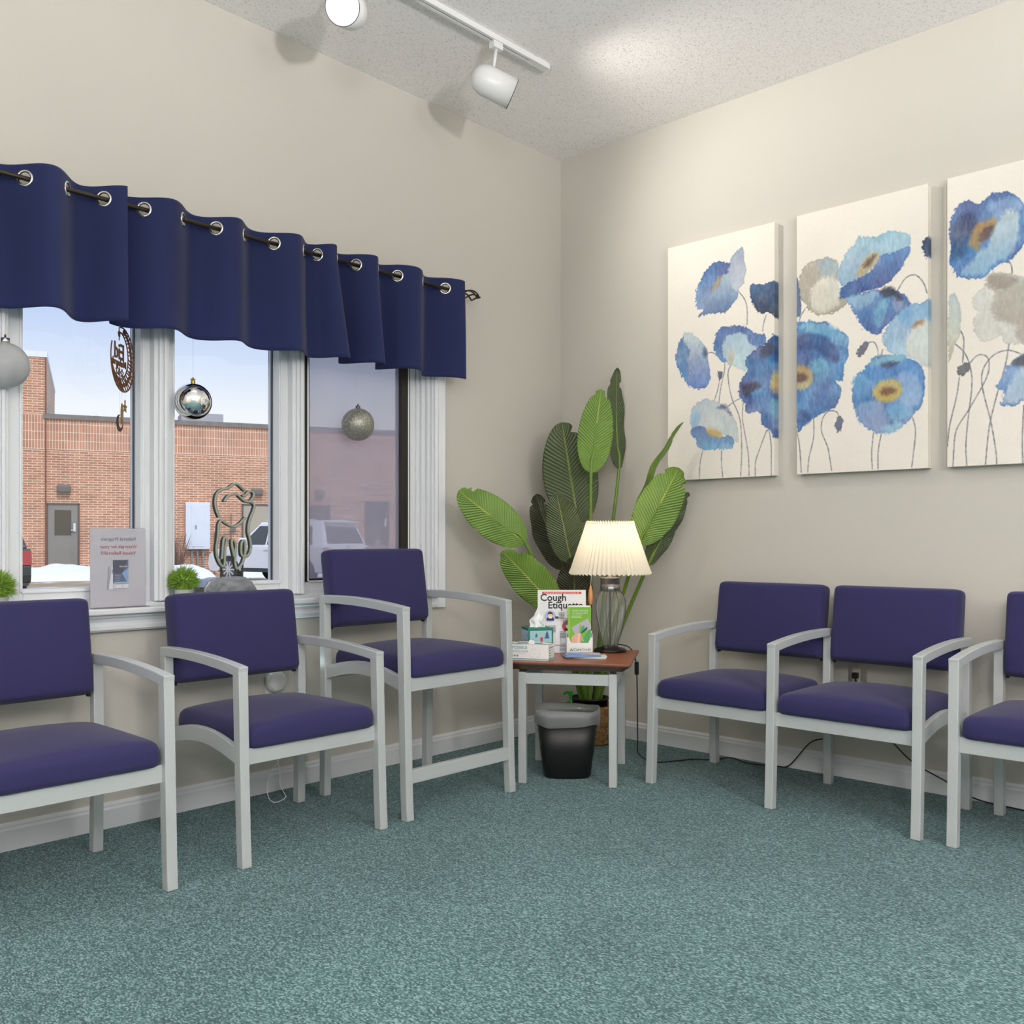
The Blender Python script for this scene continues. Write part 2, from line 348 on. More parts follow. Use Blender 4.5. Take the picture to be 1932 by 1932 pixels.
ART1_SHAPES=[([(0.272,0.496),(0.3,0.495),(0.297,0.468),(0.285,0.453),(0.276,0.468)],(95,98,115),(80,85,100),0.3),([(0.164,0.814),(0.16,0.878),(0.168,0.923),(0.206,0.983),(0.259,1.012),(0.311,1.007),(0.355,0.983),(0.37,0.932),(0.341,0.872),(0.282,0.83),(0.206,0.804)],(62,95,165),(115,150,200),0.8),([(0.311,0.95),(0.282,0.935),(0.259,0.913),(0.246,0.879),(0.261,0.88),(0.285,0.908),(0.317,0.935)],(185,150,95),(170,140,90),0.4),([(0.172,0.773),(0.206,0.81),(0.199,0.845),(0.267,0.885),(0.304,0.938),(0.337,0.951),(0.377,0.898),(0.388,0.857),(0.355,0.798),(0.311,0.773),(0.259,0.775),(0.206,0.777)],(160,190,212),(80,110,165),0.4),([(0.402,1.06),(0.42,0.98),(0.422,0.922),(0.399,0.875),(0.377,0.853),(0.348,0.89),(0.332,0.952),(0.341,0.995),(0.37,1.035)],(135,155,188),(180,190,205),0.35),([(0.463,0.876),(0.512,0.867),(0.587,0.856),(0.587,0.706),(0.553,0.721),(0.532,0.734),(0.498,0.733),(0.463,0.774),(0.443,0.822),(0.445,0.86)],(70,100,150),(45,58,85),0.8),([(0.102,0.71),(0.058,0.652),(0.046,0.586),(0.058,0.537),(0.09,0.486),(0.113,0.47),(0.129,0.548),(0.141,0.614),(0.106,0.686)],(80,110,165),(85,150,215),0.8),([(0.102,0.707),(0.156,0.685),(0.199,0.639),(0.221,0.583),(0.238,0.508),(0.233,0.456),(0.199,0.427),(0.137,0.443),(0.102,0.464),(0.121,0.529),(0.106,0.565),(0.121,0.616),(0.09,0.668)],(195,205,200),(80,115,200),0.5),([(0.2,0.626),(0.22,0.593),(0.21,0.578),(0.199,0.589)],(60,75,110),(60,75,110),0.2),([(0.263,0.584),(0.255,0.644),(0.282,0.699),(0.341,0.703),(0.427,0.687),(0.47,0.652),(0.522,0.638),(0.522,0.6),(0.484,0.567),(0.427,0.575),(0.355,0.585),(0.333,0.536),(0.297,0.547)],(70,105,175),(90,135,200),0.8),([(0.3,0.618),(0.326,0.66),(0.37,0.667),(0.427,0.655),(0.442,0.618),(0.491,0.573),(0.442,0.541),(0.427,0.485),(0.384,0.503),(0.333,0.532),(0.304,0.572)],(150,190,215),(185,205,212),0.4),([(0.341,0.587),(0.359,0.578),(0.355,0.53),(0.335,0.539)],(190,185,160),(190,175,130),0.3),([(0.584,0.629),(0.553,0.621),(0.512,0.595),(0.463,0.57),(0.427,0.537),(0.427,0.485),(0.402,0.456),(0.388,0.413),(0.392,0.367),(0.42,0.332),(0.434,0.293),(0.491,0.287),(0.505,0.236),(0.539,0.204),(0.587,0.204)],(48,80,145),(70,120,190),1.6),([(0.498,0.565),(0.526,0.593),(0.56,0.595),(0.556,0.545),(0.512,0.532)],(48,52,80),(52,60,95),0.6),([(0.402,0.418),(0.463,0.424),(0.501,0.407),(0.463,0.382),(0.42,0.371)],(48,52,80),(50,55,80),0.6),([(0.456,0.386),(0.526,0.385),(0.56,0.325),(0.498,0.3),(0.456,0.329)],(80,140,205),(70,120,190),0.8),([(0.539,0.321),(0.586,0.341),(0.586,0.26),(0.553,0.269)],(95,170,200),(80,140,190),0.6),([(0.563,0.459),(0.586,0.457),(0.586,0.365),(0.565,0.375),(0.545,0.408),(0.55,0.439)],(215,190,95),(190,160,90),0.5),([(0.133,0.32),(0.16,0.364),(0.221,0.378),(0.282,0.359),(0.326,0.322),(0.363,0.273),(0.384,0.213),(0.384,0.162),(0.355,0.177),(0.297,0.201),(0.229,0.219),(0.137,0.253)],(180,195,205),(200,208,205),0.3),([(0.137,0.253),(0.206,0.247),(0.229,0.219),(0.282,0.189),(0.333,0.198),(0.363,0.17),(0.348,0.132),(0.304,0.135),(0.244,0.135),(0.176,0.146),(0.16,0.191),(0.133,0.213)],(75,115,185),(125,180,222),0.7),([(0.133,0.32),(0.168,0.33),(0.183,0.289),(0.16,0.251),(0.135,0.259)],(150,195,225),(120,170,215),0.4),([(0.22,0.238),(0.267,0.229),(0.304,0.197),(0.267,0.19),(0.229,0.206)],(205,170,85),(190,155,80),0.4),([(0.27,0.337),(0.311,0.343),(0.348,0.307),(0.352,0.29),(0.311,0.323),(0.282,0.326)],(70,85,125),(70,85,125),0.3)]
ART2_STEMS=[[(0.038,0.721),(0.016,0.687),(0.001,0.633)],[(0.441,0.732),(0.473,0.775),(0.511,0.779),(0.542,0.743),(0.556,0.699)],[(0.316,0.534),(0.343,0.532),(0.358,0.5),(0.358,0.464)],[(0.078,0.241),(0.078,0.159),(0.057,0.07),(0.051,0.008)],[(0.193,0.235),(0.179,0.26),(0.143,0.263),(0.118,0.231),(0.115,0.177),(0.143,0.106),(0.159,0.01)],[(-0.003,0.2),(0.012,0.129),(0.021,0.009)],[(0.34,0.156),(0.333,0.08),(0.335,0.008)],[(0.373,0.15),(0.36,0.079),(0.359,0.006)],[(0.499,0.208),(0.511,0.146),(0.496,0.006)],[(0.378,0.497),(0.373,0.472)],[(0.383,0.769),(0.389,0.751)]]
ART2_SHAPES=[([(0.272,0.489),(0.276,0.518),(0.3,0.535),(0.318,0.531),(0.31,0.503),(0.289,0.486)],(105,108,128),(90,95,115),0.3),([(0.194,0.237),(0.212,0.21),(0.203,0.183),(0.189,0.169),(0.175,0.192),(0.179,0.223)],(105,112,140),(90,100,130),0.3),([(-0.004,0.865),(0.012,0.827),(0.023,0.72),(-0.004,0.7)],(70,95,150),(80,105,150),0.5),([(0.02,0.881),(0.049,0.917),(0.115,0.928),(0.172,0.913),(0.189,0.869),(0.186,0.795),(0.235,0.726),(0.186,0.687),(0.122,0.68),(0.064,0.707),(0.027,0.754),(0.011,0.813)],(178,172,158),(165,158,140),0.4),([(0.1,0.907),(0.143,0.919),(0.182,0.891),(0.179,0.844),(0.136,0.831),(0.107,0.864)],(140,175,195),(165,180,180),0.4),([(0.078,0.815),(0.115,0.842),(0.172,0.828),(0.2,0.765),(0.179,0.708),(0.115,0.691),(0.071,0.719),(0.064,0.776)],(222,218,205),(205,202,188),0.25),([(0.186,0.863),(0.214,0.911),(0.255,0.957),(0.283,0.981),(0.35,0.973),(0.403,0.984),(0.454,0.965),(0.486,0.94),(0.485,0.895),(0.422,0.882),(0.363,0.855),(0.323,0.836),(0.276,0.792),(0.207,0.791)],(150,192,212),(140,175,208),0.5),([(0.198,0.742),(0.207,0.784),(0.276,0.812),(0.337,0.834),(0.363,0.881),(0.422,0.889),(0.486,0.901),(0.483,0.863),(0.454,0.817),(0.416,0.779),(0.363,0.756),(0.289,0.746),(0.242,0.738)],(80,135,205),(65,95,165),0.9),([(0.277,0.845),(0.31,0.892),(0.35,0.904),(0.37,0.883),(0.33,0.841),(0.289,0.815),(0.269,0.827)],(200,178,125),(185,160,105),0.4),([(0.298,0.853),(0.316,0.884),(0.355,0.894),(0.331,0.86)],(95,68,58),(95,68,58),0.3),([(0.228,0.74),(0.289,0.749),(0.376,0.747),(0.454,0.72),(0.48,0.683),(0.489,0.643),(0.441,0.625),(0.389,0.588),(0.35,0.561),(0.289,0.61),(0.269,0.653),(0.245,0.684)],(85,135,200),(68,105,180),0.9),([(0.233,0.736),(0.289,0.743),(0.363,0.736),(0.31,0.686),(0.255,0.692)],(140,188,215),(120,170,210),0.5),([(0.363,0.697),(0.406,0.696),(0.37,0.591),(0.337,0.616)],(110,175,210),(90,155,205),0.6),([(0.416,0.707),(0.454,0.688),(0.48,0.645),(0.441,0.638)],(130,150,190),(110,135,185),0.5),([(0.363,0.743),(0.403,0.752),(0.441,0.722),(0.461,0.69),(0.441,0.69),(0.422,0.71),(0.389,0.707)],(45,48,62),(60,68,90),0.4),([(0.389,0.574),(0.429,0.621),(0.454,0.642),(0.492,0.662),(0.536,0.664),(0.567,0.654),(0.567,0.415),(0.518,0.434),(0.467,0.46),(0.403,0.481),(0.376,0.531)],(120,175,220),(165,190,215),0.6),([(0.473,0.478),(0.492,0.559),(0.567,0.583),(0.567,0.408),(0.511,0.438)],(212,216,208),(200,208,200),0.25),([(0.497,0.57),(0.518,0.59),(0.542,0.591),(0.538,0.575)],(175,115,60),(165,105,55),0.3),([(0.448,0.631),(0.492,0.643),(0.499,0.597),(0.473,0.575)],(90,160,220),(110,165,215),0.5),([(-0.004,0.634),(0.042,0.662),(0.107,0.658),(0.143,0.642),(0.15,0.617),(0.207,0.599),(0.228,0.565),(0.236,0.497),(0.214,0.452),(0.207,0.392),(0.179,0.389),(0.203,0.352),(0.193,0.299),(0.165,0.275),(0.078,0.241),(0.042,0.217),(-0.004,0.217)],(62,112,180),(70,120,190),1.2),([(0.012,0.645),(0.064,0.662),(0.143,0.639),(0.214,0.587),(0.229,0.545),(0.186,0.537),(0.136,0.585),(0.057,0.611)],(100,170,210),(90,150,205),0.7),([(0.012,0.61),(0.115,0.595),(0.179,0.531),(0.193,0.482),(0.165,0.472),(0.1,0.529),(0.012,0.554)],(50,80,145),(45,65,125),0.9),([(0.064,0.485),(0.122,0.498),(0.15,0.419),(0.115,0.382),(0.071,0.436)],(95,170,205),(80,140,200),0.7),([(0.012,0.282),(0.064,0.263),(0.057,0.223),(0.012,0.223)],(48,75,140),(50,85,150),0.6),([(-0.004,0.473),(0.027,0.479),(0.064,0.457),(0.075,0.415),(0.057,0.379),(0.012,0.369),(-0.004,0.378)],(185,150,80),(205,180,110),0.5),([(-0.004,0.441),(0.027,0.444),(0.048,0.425),(0.034,0.404),(-0.004,0.406)],(95,58,58),(110,72,60),0.3),([(0.303,0.428),(0.337,0.464),(0.389,0.473),(0.454,0.464),(0.511,0.434),(0.542,0.392),(0.549,0.328),(0.542,0.265),(0.511,0.217),(0.454,0.17),(0.389,0.152),(0.323,0.167),(0.276,0.218),(0.255,0.28),(0.252,0.354),(0.269,0.399)],(72,128,205),(95,150,210),1.1),([(0.255,0.387),(0.303,0.401),(0.337,0.358),(0.31,0.308),(0.259,0.313)],(95,160,210),(85,135,200),0.6),([(0.429,0.38),(0.492,0.392),(0.536,0.329),(0.518,0.254),(0.454,0.267),(0.416,0.329)],(115,155,215),(140,170,215),0.5),([(0.269,0.278),(0.363,0.276),(0.403,0.194),(0.337,0.166),(0.276,0.218)],(120,155,205),(125,150,200),0.4),([(0.396,0.253),(0.467,0.259),(0.492,0.212),(0.416,0.202)],(95,170,225),(110,175,220),0.4),([(0.337,0.46),(0.416,0.473),(0.48,0.451),(0.416,0.43),(0.33,0.435)],(120,185,205),(110,170,205),0.4),([(0.373,0.17),(0.441,0.19),(0.454,0.17),(0.396,0.15)],(140,200,225),(130,190,220),0.3),([(0.373,0.439),(0.448,0.437),(0.416,0.417),(0.389,0.424)],(50,58,88),(60,85,140),0.5),([(0.342,0.334),(0.37,0.367),(0.416,0.372),(0.454,0.351),(0.456,0.312),(0.422,0.28),(0.37,0.28),(0.343,0.308)],(200,175,95),(215,180,55),0.5),([(0.368,0.329),(0.403,0.339),(0.434,0.324),(0.416,0.311),(0.383,0.308)],(105,65,48),(120,75,45),0.3),([(0.538,0.897),(0.549,0.92),(0.567,0.93),(0.567,0.838),(0.549,0.848)],(48,62,95),(50,80,130),0.5)]
ART3_STEMS=[[(0.217,0.772),(0.231,0.748),(0.234,0.713)],[(0.049,0.53),(0.061,0.493),(0.057,0.404)],[(0.024,0.485),(0.064,0.441),(0.085,0.381),(0.091,0.31),(0.076,0.172),(0.069,0.076),(0.073,-0.007)],[(0.045,0.348),(0.034,0.272),(0.009,0.164),(0.0,0.081)],[(0.085,0.4),(0.112,0.425),(0.142,0.418),(0.153,0.385),(0.142,0.33),(0.082,0.222),(0.034,0.143),(0.024,0.06),(0.021,-0.005)],[(0.268,0.408),(0.217,0.43),(0.165,0.415),(0.13,0.363),(0.13,0.293),(0.159,0.165),(0.177,0.05),(0.18,-0.013)],[(0.223,0.457),(0.211,0.378),(0.177,0.251),(0.153,0.14),(0.139,-0.01)],[(0.274,0.216),(0.269,0.094),(0.271,-0.017)]]
ART3_SHAPES=[([(0.04,0.355),(0.043,0.383),(0.067,0.401),(0.085,0.394),(0.079,0.366),(0.058,0.347)],(115,112,115),(100,100,105),0.3),([(0.01,0.953),(0.034,1.012),(0.076,1.027),(0.124,1.009),(0.148,1.029),(0.194,1.036),(0.24,1.012),(0.275,0.973),(0.301,0.887),(0.285,0.829),(0.257,0.798),(0.229,0.767),(0.171,0.753),(0.124,0.718),(0.04,0.74),(0.021,0.776),(0.01,0.824)],(75,115,180),(65,115,190),1.1),([(0.015,0.932),(0.064,0.986),(0.112,0.949),(0.082,0.873),(0.058,0.814),(0.018,0.828)],(55,80,125),(60,85,130),0.9),([(0.148,0.991),(0.194,1.011),(0.251,0.997),(0.268,0.962),(0.217,0.949),(0.177,0.953)],(115,155,210),(120,150,205),0.5),([(0.142,0.835),(0.165,0.905),(0.194,0.942),(0.223,0.961),(0.251,0.941),(0.26,0.884),(0.251,0.836),(0.223,0.78),(0.171,0.766),(0.118,0.732),(0.052,0.751),(0.088,0.795),(0.118,0.827)],(195,205,205),(120,170,210),0.4),([(0.082,0.873),(0.094,0.921),(0.13,0.938),(0.168,0.941),(0.177,0.915),(0.148,0.897),(0.124,0.864),(0.112,0.831),(0.088,0.843)],(180,130,60),(160,120,65),0.5),([(0.117,0.881),(0.136,0.912),(0.17,0.915),(0.158,0.875),(0.13,0.855)],(85,52,58),(110,70,62),0.3),([(0.148,0.726),(0.194,0.727),(0.275,0.696),(0.372,0.641),(0.372,0.448),(0.275,0.447),(0.206,0.46),(0.194,0.493),(0.159,0.473),(0.118,0.485),(0.091,0.552),(0.112,0.594),(0.091,0.622),(0.106,0.671),(0.142,0.69)],(205,210,205),(208,208,198),0.3),([(0.171,0.647),(0.206,0.665),(0.275,0.684),(0.362,0.631),(0.362,0.498),(0.275,0.518),(0.217,0.533),(0.165,0.572)],(180,178,160),(160,150,138),0.35),([(0.148,0.726),(0.194,0.724),(0.257,0.693),(0.211,0.661),(0.153,0.681)],(150,138,125),(155,140,125),0.3),([(0.244,0.529),(0.275,0.536),(0.372,0.478),(0.318,0.45),(0.257,0.459)],(170,160,150),(180,170,160),0.4),([(0.006,0.66),(0.037,0.667),(0.049,0.591),(0.049,0.533),(0.028,0.466),(0.004,0.427)],(185,205,208),(190,190,165),0.4),([(0.174,0.289),(0.206,0.348),(0.234,0.381),(0.275,0.407),(0.329,0.394),(0.34,0.259),(0.275,0.235),(0.229,0.218),(0.197,0.23),(0.206,0.279)],(105,145,205),(95,140,200),0.7),([(0.203,0.245),(0.234,0.313),(0.275,0.364),(0.318,0.273),(0.246,0.231)],(165,190,215),(170,195,218),0.35),([(0.234,0.375),(0.275,0.407),(0.318,0.377),(0.262,0.361)],(68,68,78),(75,75,90),0.3)]
LEAVES=[((-0.294, -0.442, 1.339), (-0.276, -0.49, 1.745), 0.163, 0, 0.02, (-0.221, -0.374, 0.149), 0), ((-0.073, -0.444, 1.369), (-0.082, -0.434, 1.883), 0.118, 35, 0.03, (-0.194, -0.373, 0.145), 1), ((-0.195, -0.284, 1.09), (-0.284, -0.247, 1.605), 0.263, 0, 0.04, (-0.204, -0.347, 0.144), 1), ((-0.308, -0.281, 0.861), (-0.422, -0.188, 1.239), 0.153, 20, 0.05, (-0.223, -0.342, 0.145), 2), ((-0.39, -0.397, 0.902), (-0.485, -0.384, 1.241), 0.168, -8, 0.04, (-0.232, -0.362, 0.149), 1), ((-0.662, -0.342, 1.0), (-0.931, -0.173, 1.239), 0.182, 5, 0.03, (-0.251, -0.371, 0.153), 0), ((-0.528, -0.427, 0.685), (-0.778, -0.306, 0.964), 0.173, -10, 0.05, (-0.244, -0.378, 0.153), 0), ((-0.297, -0.731, 0.993), (-0.254, -0.922, 1.345), 0.191, -5, 0.03, (-0.206, -0.389, 0.149), 0), ((-0.19, -0.611, 1.1), (-0.146, -0.863, 1.575), 0.076, 62, 0.05, (-0.19, -0.363, 0.144), 0), ((-0.203, -0.714, 0.894), (-0.142, -0.895, 1.241), 0.115, 25, 0.03, (-0.167, -0.372, 0.142), 1), ((-0.361, -0.4, 0.597), (-0.399, -0.418, 0.933), 0.17, 0, 0.02, (-0.205, -0.361, 0.145), 2)]
TOOTH=[[(-2.02, 1.163), (-2.016, 1.169), (-2.003, 1.185), (-1.983, 1.192), (-1.963, 1.192), (-1.946, 1.179), (-1.928, 1.167), (-1.913, 1.165), (-1.899, 1.175), (-1.89, 1.191), (-1.894, 1.203), (-1.911, 1.206), (-1.925, 1.193), (-1.935, 1.187), (-1.938, 1.192)], [(-1.93, 1.208), (-1.946, 1.221), (-1.957, 1.23), (-1.972, 1.235), (-1.986, 1.228), (-2.003, 1.216), (-2.025, 1.211), (-2.045, 1.199), (-2.055, 1.181), (-2.058, 1.155), (-2.053, 1.13), (-2.046, 1.113), (-2.041, 1.102)], [(-1.927, 1.103), (-1.94, 1.09), (-1.957, 1.075), (-1.977, 1.066), (-1.997, 1.071), (-2.017, 1.082), (-2.031, 1.09), (-2.042, 1.077), (-2.045, 1.049), (-2.048, 1.016), (-2.053, 0.986), (-2.052, 0.958), (-2.042, 0.93), (-2.028, 0.912), (-2.018, 0.922), (-2.017, 0.973), (-2.011, 1.003), (-2.01, 1.019), (-2.017, 1.024), (-2.024, 1.008), (-2.028, 0.96), (-2.031, 0.94)], [(-1.913, 1.166), (-1.896, 1.161), (-1.887, 1.15), (-1.893, 1.128), (-1.905, 1.102), (-1.913, 1.076), (-1.915, 1.045), (-1.908, 1.019), (-1.903, 0.992), (-1.908, 0.966), (-1.919, 0.951), (-1.934, 0.948), (-1.944, 0.956), (-1.947, 0.977), (-1.944, 1.003), (-1.934, 1.012), (-1.929, 0.998), (-1.93, 0.959), (-1.94, 0.925), (-1.957, 0.905), (-1.967, 0.905), (-1.973, 0.933), (-1.972, 0.972), (-1.969, 0.99), (-1.976, 1.01), (-1.987, 1.012), (-1.986, 0.99), (-1.977, 0.949)]]
LAMP_W, SPOT1_W, SPOT2_W = 1.8, 60, 36
WCORD = [(-1.795, -0.03, 0.4), (-1.8, -0.1, 0.33), (-1.885, -0.17, 0.165), (-1.907, -0.17, 0.143), (-1.928, -0.17, 0.103), (-1.934, -0.17, 0.054), (-1.921, -0.17, 0.017), (-1.892, -0.17, 0.004), (-1.855, -0.17, 0.013), (-1.855, -0.17, 0.026), (-1.877, -0.17, 0.068), (-1.877, -0.17, 0.106), (-1.888, -0.17, 0.165)]

# ================================================================== STRUCTURE
X0, Y0, H = -7.0, -7.0, 3.07
struct(MB().box(X0-.15, .16, Y0-.15, .16, -.12, 0).build('floor', carpet_m))
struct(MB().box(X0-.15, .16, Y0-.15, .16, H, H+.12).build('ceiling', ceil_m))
WL, WR, WB, WT = -3.80, -.925, .775, 2.06      # window strip opening in the left wall
m = MB(); m.box(X0, WL, 0, .16, 0, H); m.box(WR, 0, 0, .16, 0, H); m.box(WL, WR, 0, .16, 0, WB-.02); m.box(WL, WR, 0, .16, WT, H)
struct(m.build('wall_left', wall_m))
struct(MB().box(0, .16, Y0, .16, 0, H).build('wall_right', wall_m))
struct(MB().box(X0-.15, X0, Y0, .16, 0, H).build('wall_back', wall_m))
m = MB(); m.box(X0, -5.6, Y0-.15, Y0, 0, H); m.box(-3.0, 0, Y0-.15, Y0, 0, H); m.box(-5.6, -3.0, Y0-.15, Y0, 2.3, H); m.box(-5.6, -3.0, Y0-.15, Y0, 0, .3)
struct(m.build('wall_front', wall_m))
wf = s_empty('window_5', (-4.3, Y0, 1.3))  # window added out of view to let in fill daylight
m = MB()
for x in (-1.28, -.02, 1.24): m.box(x, x+.05, -.10, -.04, -1.0, 1.0)
m.box(-1.3, 1.3, -.10, -.04, -1.0, -.94); m.box(-1.3, 1.3, -.10, -.04, .94, 1.0)
m.build('window_frame', white_m, wf)
MB().box(-1.28, 1.28, -.075, -.07, -.96, .96).build('window_pane', pane_m, wf)
# baseboards with an eased top bead
def base_profile(): return [(0, 0), (.014, 0), (.014, .066), (.010, .074), (.010, .080), (.005, .088), (0, .090)]
def baseboard(name, p0, p1, nrm):
    b = MB(); A = [b.bm.verts.new((p0[0]+nrm[0]*d, p0[1]+nrm[1]*d, z)) for d, z in base_profile()]
    B = [b.bm.verts.new((p1[0]+nrm[0]*d, p1[1]+nrm[1]*d, z)) for d, z in base_profile()]
    k = len(A)
    for i in range(k): b.bm.faces.new([A[i], A[(i+1)%k], B[(i+1)%k], B[i]])
    b.bm.faces.new(A[::-1]); b.bm.faces.new(B)
    return struct(b.build(name, white_m))
baseboard('baseboard_left', (X0, 0), (0, 0), (0, -1))
baseboard('baseboard_right', (0, Y0), (0, 0), (-1, 0))
baseboard('baseboard_back', (X0, Y0), (X0, 0), (1, 0))

# ---- window strip: four units between common mullions
OPEN = [(-3.36, -2.905), (-2.736, -2.328), (-2.195, -1.738), (-1.592, -1.051)]
GZ0, GZ1 = .848, 1.98
casing = MB()
def casing_run(b, p0, p1, out):    # moulded picture-frame casing; p0,p1 inner edge, out = outward dir in xz
    prof = [(0, 0), (0, -.012), (.010, -.018), (.020, -.014), (.042, -.020), (.052, -.024), (.060, -.020), (.060, 0)]
    A = [b.bm.verts.new((p0[0]+out[0]*d, y, p0[1]+out[1]*d)) for d, y in prof]
    Bv = [b.bm.verts.new((p1[0]+out[0]*d, y, p1[1]+out[1]*d)) for d, y in prof]
    for i in range(len(A)-1): b.bm.faces.new([A[i], A[i+1], Bv[i+1], Bv[i]])
    b.bm.faces.new(A); b.bm.faces.new(Bv[::-1])
casing_run(casing, (-.928, .695), (-.928, 2.12), (1, 0))
casing_run(casing, (WL, .695), (WL, 2.12), (-1, 0))
casing_run(casing, (WL-.06, 2.06), (-.868, 2.06), (0, 1))
struct(casing.build('trim_1', white_m))
# stool (inner sill) and moulded apron
m = MB(); m.box(WL-.02, -.932, -.055, .05, .753, .775); m.box(WL, WR, .03, .16, .75, .79)
struct(m.build('trim_2', white_m, bevel=.006, seg=3))
m = MB(); pr = [(0, .753), (-.034, .753), (-.034, .744), (-.026, .738), (-.020, .726), (-.020, .716), (-.026, .712), (-.026, .700), (-.018, .692), (0, .692)]
A = [m.bm.verts.new((WL, y, z)) for y, z in pr]; Bv = [m.bm.verts.new((-.93, y, z)) for y, z in pr]
for i in range(len(A)): m.bm.faces.new([A[i], A[(i+1)%len(A)], Bv[(i+1)%len(A)], Bv[i]])
m.bm.faces.new(A[::-1]); m.bm.faces.new(Bv)
struct(m.build('trim_3', white_m))
# jamb liner and mullions (shared structure)
m = MB(); edges = [WL] + [v for o in OPEN for v in o] + [WR]
for i in range(0, len(edges), 2):
    a, b_ = edges[i], edges[i+1]
    if i == 0: m.box(a, a+.05, 0.0, .16, .775, WT); continue
    if i == len(edges)-2: 
        m.box(WR-.012, WR, 0.0, .16, .775, WT); m.box(WR-.030, WR-.012, .012, .16, .775, WT); m.box(WR-.052, WR-.030, .028, .16, .775, WT); m.box(-.997, WR-.052, .042, .16, .775, WT); continue
    c = (a+b_)/2; g = (b_-a)
    m.box(c-.016, c-.004, .004, .16, .79, WT); m.box(c+.004, c+.016, .004, .16, .79, WT); m.box(c-.006, c+.006, .012, .15, .79, WT)
    m.box(c-.030, c+.030, .018, .16, .79, WT)
struct(m.build('trim_4', white_m, bevel=.003, seg=2))
m = MB(); m.box(WL, WR, .02, .16, 2.02, WT)
struct(m.build('trim_5', white_m))
for i, (a, b_) in enumerate(OPEN):
    w_ = s_empty('window_%d' % (i+1), ((a+b_)/2, .08, GZ0)); hw = (b_-a)/2
    lft = edges[2*i]; rgt = edges[2*i+3]
    gl = .05 if i == 0 else (OPEN[i][0]-OPEN[i-1][1])/2-.030; gr = (OPEN[i+1][0]-OPEN[i][1])/2-.030 if i < 3 else .054
    f_ = MB()
    f_.box(-hw-gl, -hw, -.03, .05, -.062, GZ1-GZ0+.05); f_.box(hw, hw+gr, -.03, .05, -.062, GZ1-GZ0+.05)
    f_.box(-hw, hw, -.03, .05, -.045, 0); f_.box(-hw, hw, -.03, .05, GZ1-GZ0, GZ1-GZ0+.05); f_.box(-hw, hw, -.045, .05, -.062, -.040)
    # glazing bead
    for x0, x1 in ((-hw-.012, -hw-.004), (hw+.004, hw+.012)): f_.box(x0, x1, -.036, -.028, -.01, GZ1-GZ0+.01)
    f_.box(-hw-.004, hw+.004, -.036, -.028, -.014, -.006)
    f_.build('window_frame', white_m, w_, bevel=.0025, seg=2)
    MB().box(-hw-.005, hw+.005, .008, .013, -.005, GZ1-GZ0+.005).build('window_pane', pane_m, w_)
    e_ = MB(); e_.box(-hw-.02, -hw-.002, .052, .09, -.03, GZ1-GZ0+.03); e_.box(hw-.004, hw+.02, .018, .030, -.03, GZ1-GZ0+.03)
    e_.box(-hw-.02, hw+.02, .052, .09, -.03, -.004); e_.build('outer_frame', dark_m, w_)
    if i == 3:
        s_ = MB(); s_.box(-hw-.030, -hw, -.034, .008, -.012, GZ1-GZ0+.03); s_.box(hw-.033, hw+.018, -.034, .012, -.012, GZ1-GZ0+.03)
        s_.box(-hw, hw, -.034, .0, -.014, .002); s_.box(-hw, hw, -.034, .0, GZ1-GZ0, GZ1-GZ0+.03)
        s_.build('screen_frame', dark_m, w_, bevel=.002)
        MB().box(-hw, hw-.033, -.012, -.011, .0, GZ1-GZ0).build('insect_screen', screen_m, w_)
def lock(x, z, name, lever):
    l = thing(name, 'grey window %s on the white frame left of the hanging clear glass ball' % ('crank latch low' if lever else 'sash lock high'), 'latch', (x, .034, z))
    MB().box(-.012, .014, -.010, .014, -.05, .05).build('latch_plate', mat('grey_latch', (120, 120, 120), .4, .5), l, bevel=.003)
    MB().tube(smooth_path([(0, -.012, .02), (.004, -.028, .0), (.006, -.03, -.03), (.008, -.022, -.075 if lever else -.05)]), .006, 8).build('latch_lever', mat('silver_latch', (165, 165, 166), .3, .7), l, smooth=True)
lock(-2.866, 1.13, 'window_latch', True); lock(-2.866, 1.70, 'window_latch', False)

# ================================================================== OUTSIDE
GZ = -.34
struct_snow = mat('snow', (236, 239, 245), .8, bump=(3, .4, .08), spec=.2)
lot_m = mat('gravel_lot', (150, 145, 140), .9); n, b = nodes_of(lot_m)
t = n.nodes.new('ShaderNodeTexCoord'); no = n.nodes.new('ShaderNodeTexNoise'); no.inputs['Scale'].default_value = .55; no.inputs['Detail'].default_value = 8; no.inputs['Roughness'].default_value = .65
n.links.new(t.outputs['Object'], no.inputs['Vector']); cr = n.nodes.new('ShaderNodeValToRGB'); n.links.new(no.outputs[0], cr.inputs[0])
cr.color_ramp.elements[0].position = .50; cr.color_ramp.elements[0].color = lin((158, 140, 108))
cr.color_ramp.elements[1].position = .62; cr.color_ramp.elements[1].color = lin((238, 240, 245))
e = cr.color_ramp.elements.new(.56); e.color = lin((176, 164, 142)); n.links.new(cr.outputs[0], b.inputs['Base Color'])
struct(MB().box(-60, 90, .6, 110, GZ-.3, GZ).build('outdoor_ground', lot_m))
struct(MB().box(-60, 30, -60, Y0-.6, GZ-.3, GZ).build('outdoor_ground', lot_m))

